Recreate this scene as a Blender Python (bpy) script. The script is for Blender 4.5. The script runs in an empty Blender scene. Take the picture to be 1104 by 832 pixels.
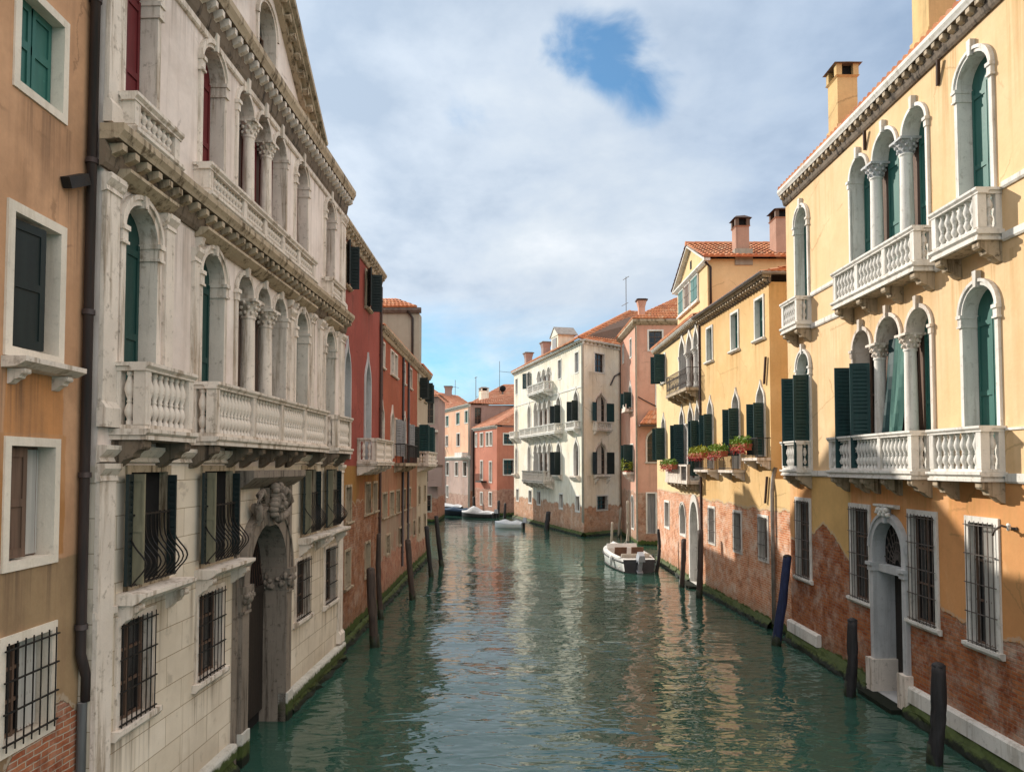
import bpy, bmesh, math, random
from mathutils import Vector, Matrix
from mathutils.geometry import delaunay_2d_cdt
random.seed(7)
R = math.radians
SC = bpy.context.scene
COL = SC.collection

# ------------------------------------------------------------------ camera
cd = bpy.data.cameras.new("camera")
cam = bpy.data.objects.new("camera", cd); COL.objects.link(cam)
cd.sensor_fit = 'HORIZONTAL'; cd.sensor_width = 36.0
cd.lens = 36.0 * 800.0 / 1104.0
cd.shift_y = 54.0 / 1104.0
cd.clip_start = 0.05; cd.clip_end = 3000.0
cam.location = (0, 0, 5.0)
cam.rotation_euler = (R(92.3), 0, 0)
SC.camera = cam

# ------------------------------------------------------------------ view
SC.view_settings.view_transform = 'Standard'
SC.view_settings.look = 'None'
SC.view_settings.exposure = 0.13
SC.view_settings.gamma = 1.0
SC.view_settings.use_curve_mapping = False

# ------------------------------------------------------------------ sun
SUN = Vector((-0.74, 0.67, 0.505)).normalized()          # direction towards the sun
sd = bpy.data.lights.new("sun", 'SUN'); sd.energy = 4.8; sd.angle = R(0.53); sd.color = (1.0, 0.93, 0.82)
so = bpy.data.objects.new("sun", sd); COL.objects.link(so)
so.rotation_euler = (-SUN).to_track_quat('-Z', 'Y').to_euler()
so.location = (-30, 20, 40)


# ------------------------------------------------------------------ node helper
class NT:
    def __init__(s, tree):
        s.t = tree; tree.nodes.clear()

    def n(s, typ, props=None, **ins):
        nd = s.t.nodes.new(typ)
        for k, v in (props or {}).items(): setattr(nd, k, v)
        for k, v in ins.items():
            key = int(k[1:]) if k[0] == 'i' and k[1:].isdigit() else k.replace('_', ' ')
            s.put(nd.inputs[key], v)
        return nd

    def put(s, sock, v):
        if isinstance(v, bpy.types.NodeSocket): s.t.links.new(v, sock)
        elif isinstance(v, (tuple, list)) and len(v) == 3 and sock.type == 'RGBA': sock.default_value = (*v, 1)
        else: sock.default_value = v

    def m(s, op, a, b=0.0, c=0.0, clamp=False):
        nd = s.n('ShaderNodeMath', {'operation': op, 'use_clamp': clamp})
        s.put(nd.inputs[0], a); s.put(nd.inputs[1], b); s.put(nd.inputs[2], c)
        return nd.outputs[0]

    def mix(s, f, a, b, mode='MIX'):
        nd = s.n('ShaderNodeMix', {'data_type': 'RGBA', 'blend_type': mode})
        s.put(nd.inputs[0], f); s.put(nd.inputs[6], a); s.put(nd.inputs[7], b)
        return nd.outputs[2]

    def step(s, x, lo, hi):
        nd = s.n('ShaderNodeMapRange', {'interpolation_type': 'SMOOTHSTEP', 'clamp': True})
        s.put(nd.inputs[0], x); s.put(nd.inputs[1], lo); s.put(nd.inputs[2], hi)
        nd.inputs[3].default_value = 0; nd.inputs[4].default_value = 1
        return nd.outputs[0]

    def noise(s, vec, scale, detail=5.0, rough=0.55, dist=0.0):
        nd = s.n('ShaderNodeTexNoise')
        s.put(nd.inputs['Vector'], vec); nd.inputs['Scale'].default_value = scale
        nd.inputs['Detail'].default_value = detail; nd.inputs['Roughness'].default_value = rough
        nd.inputs['Distortion'].default_value = dist
        return nd.outputs['Fac']

    def sep(s, vec):
        nd = s.n('ShaderNodeSeparateXYZ'); s.put(nd.inputs[0], vec)
        return nd.outputs[0], nd.outputs[1], nd.outputs[2]

    def comb(s, x, y, z):
        nd = s.n('ShaderNodeCombineXYZ')
        s.put(nd.inputs[0], x); s.put(nd.inputs[1], y); s.put(nd.inputs[2], z)
        return nd.outputs[0]

    def vscale(s, vec, sc, off=(0, 0, 0)):
        nd = s.n('ShaderNodeMapping'); s.put(nd.inputs[0], vec)
        nd.inputs['Scale'].default_value = sc; nd.inputs['Location'].default_value = off
        return nd.outputs[0]

    def ramp(s, f, stops):
        nd = s.n('ShaderNodeValToRGB'); s.put(nd.inputs[0], f)
        cr = nd.color_ramp
        while len(cr.elements) > 1: cr.elements.remove(cr.elements[-1])
        for i, (p, c) in enumerate(stops):
            e = cr.elements[0] if i == 0 else cr.elements.new(p)
            e.position = p
            e.color = (c, c, c, 1) if isinstance(c, (int, float)) else (*c, 1)
        return nd.outputs[0]

    def bump(s, h, strength, dist=0.02, normal=None):
        nd = s.n('ShaderNodeBump'); s.put(nd.inputs['Height'], h)
        nd.inputs['Strength'].default_value = strength; nd.inputs['Distance'].default_value = dist
        if normal is not None: s.put(nd.inputs['Normal'], normal)
        return nd.outputs[0]

    def surf(s, col, rough=0.8, normal=None, spec=0.3, metal=0.0, ior=1.45):
        p = s.n('ShaderNodeBsdfPrincipled')
        s.put(p.inputs['Base Color'], col); s.put(p.inputs['Roughness'], rough)
        p.inputs['Specular IOR Level'].default_value = spec; p.inputs['Metallic'].default_value = metal
        p.inputs['IOR'].default_value = ior
        if normal is not None: s.put(p.inputs['Normal'], normal)
        o = s.n('ShaderNodeOutputMaterial'); s.t.links.new(p.outputs[0], o.inputs[0])
        return p


def newmat(name):
    m = bpy.data.materials.new(name); m.use_nodes = True
    return m, NT(m.node_tree)


# ------------------------------------------------------------------ world (sky with broken cloud)
W = bpy.data.worlds.new("World"); SC.world = W; W.use_nodes = True
w = NT(W.node_tree)
sky = w.n('ShaderNodeTexSky', {'sky_type': 'NISHITA', 'sun_disc': False})
sky.sun_elevation = math.asin(SUN.z); sky.sun_rotation = math.atan2(SUN.x, SUN.y)
sky.air_density = 1.0; sky.dust_density = 0.6; sky.ozone_density = 1.5
tc = w.n('ShaderNodeTexCoord')
dx, dy, dz = w.sep(tc.outputs['Generated'])
zz = w.m('ADD', w.m('MAXIMUM', dz, 0.0), 0.30)
pv = w.comb(w.m('DIVIDE', dx, zz), w.m('DIVIDE', dy, zz), 0.3)
dirv = tc.outputs['Generated']
nA = w.noise(w.vscale(pv, (1, 1, 1), (3.1, 0.4, 0)), 1.1, 9, 0.56, 0.35)
nB = w.noise(w.vscale(pv, (1, 1, 1), (4.2, 1.7, 0)), 1.35, 8, 0.57, 0.3)
nC = w.noise(w.vscale(pv, (1, 1, 1), (9, 3, 2)), 3.4, 7, 0.56, 0.2)
nH = w.noise(w.vscale(dirv, (9, 9, 12)), 1.0, 6, 0.55, 0.5)
# cover: nearly closed overhead, thinner low down
cov = w.m('ADD', nA, w.m('SUBTRACT', w.m('MULTIPLY', w.step(dz, 0.0, 0.34), 0.48), 0.08))
# a torn gap in the cloud
def gap(v, r0, r1, amp):
    hd = Vector(v).normalized()
    q = w.m('ADD', w.m('ADD', w.m('MULTIPLY', dx, hd.x), w.m('MULTIPLY', dy, hd.y)), w.m('MULTIPLY', dz, hd.z))
    q = w.m('ADD', q, w.m('MULTIPLY', w.m('SUBTRACT', nH, 0.5), amp))
    return w.step(q, r0, r1)
hole = w.m('MAXIMUM', w.m('MAXIMUM', gap((0.092, 1.0, 0.575), 0.9986, 1.0004, 0.0046), gap((0.138, 1.0, 0.556), 0.9984, 1.0002, 0.0048)), gap((0.180, 1.0, 0.530), 0.9987, 1.0005, 0.0046))
hole = w.m('MAXIMUM', hole, w.m('MULTIPLY', gap((-0.05, 1.0, 0.47), 0.9994, 1.0006, 0.004), 0.35))
cmask = w.m('MULTIPLY', w.step(cov, 0.40, 0.78), w.m('SUBTRACT', 1.0, w.m('MULTIPLY', hole, 0.86)))
cb = w.m('ADD', w.m('MULTIPLY', nB, 0.65), w.m('MULTIPLY', nC, 0.35))
ccol = w.ramp(cb, [(0.36, (4.1, 5.0, 6.2)), (0.45, (5.6, 6.4, 7.4)), (0.54, (6.8, 7.4, 8.0)), (0.64, (8.5, 8.8, 9.1))])
# cloud is brighter overhead and towards the sun
sg = w.m('ADD', w.m('ADD', w.m('MULTIPLY', dx, SUN.x), w.m('MULTIPLY', dy, SUN.y)), w.m('MULTIPLY', dz, SUN.z))
gl = w.m('ADD', 1.0, w.m('MULTIPLY', w.step(sg, 0.62, 1.0), 0.20))
ccol = w.mix(1.0, ccol, w.comb(gl, gl, gl), 'MULTIPLY')
ccol = w.mix(w.m('MULTIPLY', w.step(dx, -0.12, 0.5), 0.8), ccol, w.mix(1.0, ccol, (0.70, 0.79, 0.91), 'MULTIPLY'))
ccol = w.mix(w.step(dz, 0.58, 0.95), ccol, (15.0, 14.4, 13.6))  # overhead sky boosted above the frame as added ambient fill
# out-of-view sky opposite the sun, brightened as added fill light
anti = w.m('SUBTRACT', w.m('MULTIPLY', dx, 0.78), w.m('MULTIPLY', dy, 0.62))
ccol = w.mix(w.m('MULTIPLY', w.step(anti, 0.0, 0.55), w.step(w.m('SUBTRACT', w.m('MULTIPLY', dz, 1.15), w.m('MULTIPLY', dy, 1.0)), -0.1, 0.5)), ccol, (14.0, 13.2, 12.6))
skyc = w.mix(1.0, sky.outputs[0], (0.40, 0.98, 1.26), 'MULTIPLY')
wc = w.mix(cmask, skyc, ccol)
bg = w.n('ShaderNodeBackground'); w.put(bg.inputs[0], wc); bg.inputs[1].default_value = 0.105
wo = w.n('ShaderNodeOutputWorld'); w.t.links.new(bg.outputs[0], wo.inputs[0])


# ------------------------------------------------------------------ materials
def stucco(name, base, var, dark, brick=None, algae=0.32, zones=(), streak=0.45, seed=0.0, ashlar=None,
           brickcols=((0.30, 0.085, 0.04), (0.42, 0.16, 0.08)), efflo=0.35, mort=(0.45, 0.38, 0.3), salt=(0.62, 0.54, 0.45), rough=0.92, mottle=0.5, drips=(), dripcol=None):
    """plaster over brick; zones: (u0,u1,z0,z1,colour) colour bands of the wall; brick: height of the bare brickwork
    as a number or as a list of (u, z) points"""
    mat, t = newmat(name)
    oc = t.n('ShaderNodeTexCoord').outputs['Object']
    x, y, z = t.sep(oc)
    vec = t.vscale(oc, (1, 1, 1), (seed * 7.3, seed * 3.1, seed * 5.7))
    n1 = t.noise(vec, 0.55, 6, 0.6)
    n2 = t.noise(vec, 2.7, 7, 0.62)
    n3 = t.noise(vec, 14.0, 6, 0.65)
    ns = t.noise(t.vscale(vec, (2.6, 2.6, 0.16)), 1.0, 6, 0.6)
    ns2 = t.noise(t.vscale(vec, (7.0, 7.0, 0.3)), 1.0, 5, 0.6)
    col = t.mix(t.step(n1, 0.36, 0.64), base, var)
    wx = t.m('ADD', x, t.m('MULTIPLY', t.m('SUBTRACT', n2, 0.5), 0.12))
    wz = t.m('ADD', z, t.m('MULTIPLY', t.m('SUBTRACT', n2, 0.5), 0.10))
    for (u0, u1, z0, z1, c) in zones:
        k = t.m('MULTIPLY', t.m('MULTIPLY', t.step(wx, u0 - .015, u0 + .015), t.m('SUBTRACT', 1.0, t.step(wx, u1 - .015, u1 + .015))),
                t.m('MULTIPLY', t.step(wz, z0 - .015, z0 + .015), t.m('SUBTRACT', 1.0, t.step(wz, z1 - .015, z1 + .015))))
        c2 = tuple(v * 0.82 for v in c)
        col = t.mix(k, col, t.mix(t.step(n1, 0.38, 0.62), c, c2))
    # patches where the plaster was renewed or washed out
    pt = t.step(t.noise(t.vscale(vec, (1, 1, .8), (3, 8, 1)), 0.8, 4, 0.5), 0.58, 0.64)
    col = t.mix(t.m('MULTIPLY', pt, 0.28 * mottle), col, tuple(min(1, v * 1.28 + .02) for v in base))
    # large faded / damp blotches
    bl = t.noise(t.vscale(vec, (1, 1, .55), (6, 1, 4)), 0.42, 7, 0.66, 0.6)
    col = t.mix(t.m('MULTIPLY', t.step(bl, 0.50, 0.62), 0.30 * mottle), col, dark)
    col = t.mix(t.m('MULTIPLY', t.m('SUBTRACT', 1.0, t.step(bl, 0.36, 0.46)), 0.30 * mottle), col, tuple(min(1, v * 1.18 + .03) for v in var))
    # hair cracks
    vo = t.n('ShaderNodeTexVoronoi', {'feature': 'DISTANCE_TO_EDGE'}); t.put(vo.inputs['Vector'], t.comb(t.m('ADD', t.m('ADD', x, y), t.m('MULTIPLY', n2, .5)), t.m('ADD', z, t.m('MULTIPLY', n3, .12)), 0.0)); vo.inputs['Scale'].default_value = 0.42
    crack = t.m('MULTIPLY', t.m('SUBTRACT', 1.0, t.step(vo.outputs[0], 0.002, 0.009)), t.step(t.noise(vec, .9, 3, .5), 0.5, 0.58))
    col = t.mix(t.m('MULTIPLY', crack, 0.35), col, tuple(v * .45 for v in dark))
    # dirt washed down below ledges and sills
    if drips:
        dn = t.noise(t.vscale(vec, (9.0, 9.0, 0.22), (2, 2, 5)), 1.0, 6, 0.66)
        dn = t.step(dn, 0.44, 0.66)
        acc = None
        for (u0, u1, zt_, ln, k) in drips:
            f = t.m('MULTIPLY', t.m('MULTIPLY', t.step(x, u0 - .05, u0 + .06), t.m('SUBTRACT', 1.0, t.step(x, u1 - .06, u1 + .05))), t.m('MULTIPLY', t.step(z, zt_ - ln, zt_), k))
            f = t.m('MULTIPLY', f, t.m('SUBTRACT', 1.0, t.step(z, zt_, zt_ + .02)))
            acc = f if acc is None else t.m('MAXIMUM', acc, f)
        col = t.mix(t.m('MULTIPLY', acc, dn), col, dripcol or dark)
    # rain streaks and soot
    sk = t.m('MULTIPLY', t.step(ns, 0.52, 0.74), streak)
    col = t.mix(sk, col, dark)
    col = t.mix(t.m('MULTIPLY', t.step(ns2, 0.56, 0.7), streak * 0.45), col, tuple(v * .8 for v in dark))
    mo = t.m('ADD', t.m('MULTIPLY', n2, 0.34 * mottle), t.m('ADD', t.m('MULTIPLY', n3, 0.22 * mottle), 1.0 - 0.28 * mottle))
    col = t.mix(1.0, col, t.comb(mo, mo, mo), 'MULTIPLY')
    h = t.m('ADD', t.m('MULTIPLY', n3, 0.25), t.m('MULTIPLY', n2, 0.5))
    if ashlar is not None:
        bt = t.n('ShaderNodeTexBrick', {'offset': 0.5, 'squash': 1.0})
        t.put(bt.inputs['Vector'], t.comb(t.m('ADD', x, y), z, 0.0))
        for k, v in (('Scale', 1.0), ('Mortar Size', 0.006), ('Mortar Smooth', 0.3), ('Bias', 0.0), ('Brick Width', 0.86), ('Row Height', 0.40)):
            bt.inputs[k].default_value = v
        t.put(bt.inputs['Color1'], (1, 1, 1)); t.put(bt.inputs['Color2'], (0.86, 0.84, 0.8)); t.put(bt.inputs['Mortar'], (0.5, 0.44, 0.36))
        am = t.m('SUBTRACT', 1.0, t.step(z, ashlar - .01, ashlar + .01))
        ac = t.mix(1.0, t.mix(t.step(n1, .4, .62), (0.84, 0.745, 0.625), (0.70, 0.61, 0.50)), bt.outputs[0], 'MULTIPLY')
        ac = t.mix(t.m('MULTIPLY', t.step(n2, 0.58, 0.7), 0.45), ac, (0.3, 0.25, 0.19))
        ac = t.mix(t.m('MULTIPLY', t.step(ns2, 0.55, 0.7), 0.4), ac, (0.36, 0.28, 0.19))
        if drips: ac = t.mix(t.m('MULTIPLY', acc, dn), ac, dripcol or dark)
        col = t.mix(am, col, ac)
        h = t.m('SUBTRACT', h, t.m('MULTIPLY', t.m('MULTIPLY', bt.outputs[1], am), 0.8))
    if brick is not None:
        bt = t.n('ShaderNodeTexBrick', {'offset': 0.5})
        lo = t.noise(vec, 0.7, 3, 0.5)
        nw = t.m('MULTIPLY', t.m('SUBTRACT', n2, 0.5), 0.05)
        nw2 = t.m('ADD', t.m('MULTIPLY', t.m('SUBTRACT', lo, 0.5), 0.16), t.m('MULTIPLY', t.m('SUBTRACT', t.noise(vec, 8, 3, .5), 0.5), 0.022))
        t.put(bt.inputs['Vector'], t.comb(t.m('ADD', t.m('ADD', x, y), nw), t.m('ADD', z, nw2), 0.0))
        for k, v in (('Scale', 1.0), ('Mortar Size', 0.010), ('Mortar Smooth', 0.45), ('Bias', -0.1), ('Brick Width', 0.25), ('Row Height', 0.072)):
            bt.inputs[k].default_value = v
        t.put(bt.inputs['Color1'], brickcols[0]); t.put(bt.inputs['Color2'], brickcols[1]); t.put(bt.inputs['Mortar'], mort)
        bc = bt.outputs[0]
        bc = t.mix(t.m('MULTIPLY', t.step(n2, 0.48, 0.64), 0.6), bc, tuple(v * .5 for v in brickcols[0]))
        bc = t.mix(t.m('MULTIPLY', t.step(n3, 0.48, 0.68), 0.4), bc, tuple(min(1, v * 1.3) for v in brickcols[1]))
        bc = t.mix(t.m('MULTIPLY', t.step(t.noise(vec, 5.5, 5, 0.7), 0.57, 0.66), 0.55), bc, tuple(v * .62 for v in brickcols[1]))
        bc = t.mix(t.m('MULTIPLY', t.step(t.noise(vec, 1.6, 8, 0.78), 0.44, 0.70), efflo), bc, salt)
        if isinstance(brick[0], (int, float)):
            thr, amp = brick
        else:
            pts, amp = brick
            u1 = pts[-1][0]
            thr = t.m('MULTIPLY', t.ramp(t.m('DIVIDE', x, u1), [(min(1, max(0, p / u1)), q / 5.0) for p, q in pts]), 5.0)
        edge = t.m('ADD', thr, t.m('MULTIPLY', t.m('SUBTRACT', t.noise(vec, 1.1, 6, 0.6, 0.4), 0.5), amp))
        bm_ = t.m('SUBTRACT', edge, z)
        bmask = t.step(bm_, -0.012, 0.012)
        # thin pale coat of undercoat plaster along the break
        ucoat = t.m('MULTIPLY', t.step(bm_, -0.10, -0.06), t.step(n3, 0.42, 0.5))
        col = t.mix(t.m('MULTIPLY', ucoat, 0.55), col, (0.5, 0.42, 0.34))
        col = t.mix(bmask, col, bc)
        h = t.m('ADD', t.m('MULTIPLY', h, 1.0), t.m('MULTIPLY', t.m('SUBTRACT', 1.0, bmask), 1.6))
        h = t.m('SUBTRACT', h, t.m('MULTIPLY', t.m('MULTIPLY', bt.outputs[1], bmask), 0.9))
    if algae:
        ag = t.m('ADD', t.m('ADD', z, t.m('MULTIPLY', t.m('SUBTRACT', n2, 0.5), 0.36)), t.m('MULTIPLY', t.m('SUBTRACT', t.noise(t.vscale(vec, (5, 5, .6)), 1.0, 5, .6), .5), 0.30))
        damp = t.m('SUBTRACT', 1.0, t.step(ag, algae, algae + 0.55))
        col = t.mix(t.m('MULTIPLY', damp, 0.35), col, (0.16, 0.13, 0.09))
        col = t.mix(t.m('SUBTRACT', 1.0, t.step(ag, algae - .02, algae + 0.05)), col, t.mix(n3, (0.02, 0.035, 0.012), (0.10, 0.14, 0.035)))
        col = t.mix(t.m('SUBTRACT', 1.0, t.step(ag, algae - .24, algae - .16)), col, (0.012, 0.016, 0.010))
    t.surf(col, rough, t.bump(h, 0.55, 0.02), 0.2)
    return mat


def stone(name, base, dark, amt=0.5, seed=0.0, rough=0.8, algae=None):
    mat, t = newmat(name)
    oc = t.n('ShaderNodeTexCoord').outputs['Object']
    x, y, z = t.sep(oc)
    vec = t.vscale(oc, (1, 1, 1), (seed * 3.3, seed * 9.1, seed * 2.7))
    n1 = t.noise(vec, 1.3, 6, 0.6); n2 = t.noise(vec, 9, 7, 0.65); n3 = t.noise(vec, 45, 4, 0.6)
    ns = t.noise(t.vscale(vec, (7, 7, 0.55)), 1.0, 7, 0.68)
    col = t.mix(t.step(n1, .36, .64), base, tuple(v * .86 for v in base))
    col = t.mix(t.m('MULTIPLY', t.step(ns, 0.49, 0.66), amt), col, dark)
    col = t.mix(t.m('MULTIPLY', t.step(n2, 0.55, 0.72), amt * .8), col, tuple(v * .6 for v in dark))
    mo = t.m('ADD', t.m('MULTIPLY', n3, 0.2), 0.9)
    col = t.mix(1.0, col, t.comb(mo, mo, mo), 'MULTIPLY')
    if algae:
        ag = t.m('ADD', z, t.m('MULTIPLY', t.m('SUBTRACT', n2, 0.5), 0.25))
        col = t.mix(t.m('SUBTRACT', 1.0, t.step(ag, algae, algae + .07)), col, t.mix(n2, (0.02, 0.035, 0.012), (0.10, 0.13, 0.035)))
        col = t.mix(t.m('SUBTRACT', 1.0, t.step(ag, algae - .22, algae - .14)), col, (0.012, 0.016, 0.010))
    t.surf(col, rough, t.bump(t.m('ADD', n2, t.m('MULTIPLY', n3, .4)), 0.4, 0.012), 0.25)
    return mat


def plain(name, c1, c2, scale=3.0, rough=0.6, bump=0.2, grain=None, spec=0.4, metal=0.0, scuff=0.0):
    mat, t = newmat(name)
    oc = t.n('ShaderNodeTexCoord').outputs['Object']
    v = t.vscale(oc, grain) if grain else oc
    n = t.noise(v, scale, 6, 0.6)
    n2 = t.noise(oc, scale * 6, 5, 0.6)
    col = t.mix(t.step(n, .35, .68), c1, c2)
    if scuff:
        col = t.mix(t.m('MULTIPLY', t.step(n2, .6, .72), scuff), col, tuple(min(1, x * 2.2 + .05) for x in c2))
    t.surf(col, t.m('ADD', rough, t.m('MULTIPLY', t.m('SUBTRACT', n2, .5), .2)), t.bump(n, bump, 0.01), spec, metal)
    return mat


def tilemat(name, cols, grime=0.5):
    mat, t = newmat(name)
    tcn = t.n('ShaderNodeTexCoord')
    wn = t.n('ShaderNodeTexWhiteNoise', {'noise_dimensions': '2D'}); t.put(wn.inputs[0], tcn.outputs['UV'])
    n1 = t.noise(tcn.outputs['Object'], 0.9, 6, 0.65); n2 = t.noise(tcn.outputs['Object'], 12, 5, 0.6)
    col = t.ramp(wn.outputs[0], [(0.0, cols[0]), (0.35, cols[1]), (0.7, cols[2]), (1.0, cols[3])])
    col = t.mix(t.m('MULTIPLY', t.step(n1, .5, .72), grime), col, (0.13, 0.075, 0.05))
    col = t.mix(t.m('MULTIPLY', t.step(n2, .55, .7), .35), col, (0.5, 0.34, 0.24))
    t.surf(col, 0.9, t.bump(n2, .3, .01), .15)
    return mat


M = {}
PALD = [(u - .1, u + .5, 8.4, 1.5, .75) for u in (.0, 1.42, 2.0, 6.5, 7.9, 8.6, 10.3)] + [(-.1, 11, 11.6, .9, .5), (.2, 1.7, 3.3, 1.6, .6), (2.3, 3.9, 3.3, 1.4, .6), (7.3, 10.5, 3.3, 1.3, .6), (.4, 1.4, 1.85, 1.0, .8), (2.5, 3.6, 1.8, 1.0, .8), (7.1, 8.2, 1.75, 1.0, .8), (9.2, 10.4, 1.7, 1.0, .8)]
M['pal_wall'] = stucco('palace_plaster', (0.83, 0.735, 0.68), (0.76, 0.665, 0.61), (0.38, 0.29, 0.23), None, 0.3, streak=.5, seed=1, ashlar=5.0, mottle=.8, drips=PALD, dripcol=(0.20, 0.15, 0.11))
M['brown_wall'] = stucco('brown_plaster', (0.58, 0.335, 0.195), (0.50, 0.285, 0.165), (0.20, 0.12, 0.075), ([(0, 2.0), (3.7, 2.1), (4.2, 2.75), (4.45, 2.5), (4.88, 2.25)], .6), 0.3, streak=.5, seed=2, mottle=1.0, drips=[(3.4, 4.5, 6.0, 1.0, .8), (3.5, 4.5, 8.7, 1.2, .6), (3.5, 4.5, 4.0, .9, .6), (4.3, 4.7, 8.1, 1.4, .7)], dripcol=(0.13, 0.085, 0.06),
                         zones=((3.55, 4.48, 5.32, 6.02, (0.58, 0.235, 0.06)), (3.45, 4.55, 4.05, 5.33, (0.50, 0.24, 0.09)), (-2, 9, 0, 4.0, (0.36, 0.245, 0.14))))
M['yel_wall'] = stucco('yellow_plaster', (0.765, 0.545, 0.325), (0.74, 0.51, 0.285), (0.54, 0.34, 0.145),
                       ([(0, 2.9), (0.9, 2.9), (1.7, 3.15), (2.35, 3.55), (3.1, 3.15), (3.9, 2.62), (5.2, 2.5), (7.45, 2.46), (7.6, 2.28), (9.2, 2.2), (13.5, 2.2)], 0.55),
                       0.30, streak=.34, seed=3, mottle=.6, drips=[(.6, 1.9, 8.6, 1.2, .5), (3.9, 7.8, 8.4, .9, .45), (8.1, 9.7, 8.4, 1.5, .5), (.5, 1.8, 4.5, 1.3, .6), (3.6, 7.5, 4.5, 1.6, .5), (7.9, 9.6, 4.5, 1.2, .45), (7.6, 8.5, 12.6, 2.6, .7), (4.9, 5.5, 12.6, 1.6, .5), (2.0, 3.4, 12.6, 2.2, .35), (9.8, 11, 12.6, 3, .5), (1.9, 3.6, 8.5, 3, .3), (9.7, 11, 8.5, 3, .35)], dripcol=(0.42, 0.24, 0.08),
                       zones=((-1, 1.62, -1, 4.74, (0.70, 0.36, 0.155)), (1.62, 3.92, -1, 4.74, (0.70, 0.44, 0.17)), (3.92, 20, -1, 4.74, (0.70, 0.335, 0.135))),
                       brickcols=((0.28, 0.070, 0.026), (0.45, 0.165, 0.065)), efflo=.6, mort=(0.24, 0.165, 0.11))
M['yelb_wall'] = stucco('golden_plaster', (0.74, 0.51, 0.255), (0.71, 0.455, 0.205), (0.55, 0.34, 0.13), (3.62, .55), 0.28, streak=.36, seed=4, mottle=.7, drips=[(.7, 1.7, 9.0, 1.8, .7), (3.4, 4.5, 9.0, 1.8, .7), (5.7, 6.8, 9.0, 1.8, .7), (-.1, 7.1, 10.7, .8, .4), (.3, 2.2, 4.7, .9, .7), (3.2, 4.9, 4.7, .9, .7), (5.6, 7, 5.1, 1.2, .7)], dripcol=(0.45, 0.26, 0.09),
                        brickcols=((0.56, 0.19, 0.08), (0.66, 0.30, 0.15)), efflo=.75, salt=(0.78, 0.68, 0.56), mort=(0.68, 0.55, 0.42))
M['yela_wall'] = stucco('pale_yellow_plaster', (0.76, 0.57, 0.32), (0.73, 0.525, 0.28), (0.6, 0.42, 0.2), (3.75, .25), 0.26, streak=.22, seed=5, mottle=.6, drips=[(1.2, 2.6, 9.1, 1.4, .6), (5.2, 9.3, 8.0, .8, .5), (4.9, 9.3, 4.2, .9, .7)], dripcol=(0.44, 0.28, 0.12),
                        brickcols=((0.55, 0.20, 0.10), (0.66, 0.33, 0.18)), efflo=.7, salt=(0.8, 0.66, 0.54), mort=(0.7, 0.56, 0.44))
M['chimney'] = stucco('chimney_plaster', (0.64, 0.45, 0.21), (0.56, 0.38, 0.18), (0.25, 0.16, 0.08), None, 0, streak=.5, seed=21, mottle=1.0)
M['chimney_rose'] = stucco('rose_chimney_plaster', (0.47, 0.285, 0.21), (0.40, 0.24, 0.18), (0.2, 0.12, 0.09), None, 0, streak=.5, seed=22, mottle=1.0)
M['pink_wall'] = stucco('pink_plaster', (0.61, 0.315, 0.225), (0.66, 0.375, 0.275), (0.36, 0.22, 0.17), (3.3, .9), 0.26, streak=.4, seed=6,
                        brickcols=((0.40, 0.18, 0.11), (0.52, 0.28, 0.19)), efflo=.5, mottle=.8)
M['white_wall'] = stucco('cream_plaster', (0.85, 0.79, 0.68), (0.82, 0.73, 0.58), (0.50, 0.42, 0.30), (2.1, 1.5), 0.24, streak=.42, seed=7, mottle=.75, drips=[(u, u + 1.4, z, 1.2, .65) for u in (.4, 4.8, 13.3, 17.3) for z in (8.2, 4.3, 11.8)] + [(7, 12.5, 11, .9, .6), (6.5, 15, 7.4, 1, .6), (6.3, 12.7, 3.6, 1.4, .8), (0, 20, 13.7, .8, .5)], dripcol=(0.34, 0.27, 0.18),
                         brickcols=((0.50, 0.22, 0.12), (0.60, 0.33, 0.2)), efflo=.75, salt=(0.7, 0.56, 0.44), mort=(0.6, 0.46, 0.35))
M['red_wall'] = stucco('red_plaster', (0.32, 0.080, 0.060), (0.275, 0.070, 0.053), (0.20, 0.06, 0.045), (3.9, 1.4), 0.42, streak=.4, seed=8, drips=[(.8, 2.3, 10, 1.5, .6), (3.6, 5.2, 10, 1.5, .6), (2.7, 6, 5, 1, .8), (1.1, 2.2, 3.4, .8, .7), (4, 6.3, 3.4, .8, .7)], dripcol=(0.10, 0.05, 0.035),
                       zones=((-2, 20, -1, 5.0, (0.34, 0.18, 0.055)),), brickcols=((0.24, 0.078, 0.035), (0.34, 0.15, 0.075)), mort=(0.27, 0.19, 0.13), efflo=.4, mottle=.95)
M['orange_wall'] = stucco('orange_plaster', (0.385, 0.112, 0.062), (0.335, 0.095, 0.053), (0.25, 0.09, 0.05), (1.7, 1.3), 0.42, streak=.42, seed=9, mottle=.95, drips=[(0, 10.4, 5.0, 1.2, .8), (0, 10.4, 8.5, 1.2, .5), (0, 10.4, 3.05, .8, .7)], dripcol=(0.13, 0.07, 0.045),
                          zones=((-2, 20, -1, 3.05, (0.38, 0.29, 0.215)), (-2, 20, 3.05, 4.95, (0.37, 0.205, 0.12))), brickcols=((0.36, 0.11, 0.06), (0.46, 0.2, 0.12)), efflo=.3)
M['beige_wall'] = stucco('beige_plaster', (0.50, 0.41, 0.30), (0.44, 0.35, 0.26), (0.28, 0.2, 0.15), (1.2, .8), 0.4, streak=.4, seed=10)
M['grey_wall'] = stucco('grey_plaster', (0.40, 0.37, 0.31), (0.36, 0.33, 0.27), (0.24, 0.2, 0.16), None, 0.3, streak=.5, seed=11)
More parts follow.
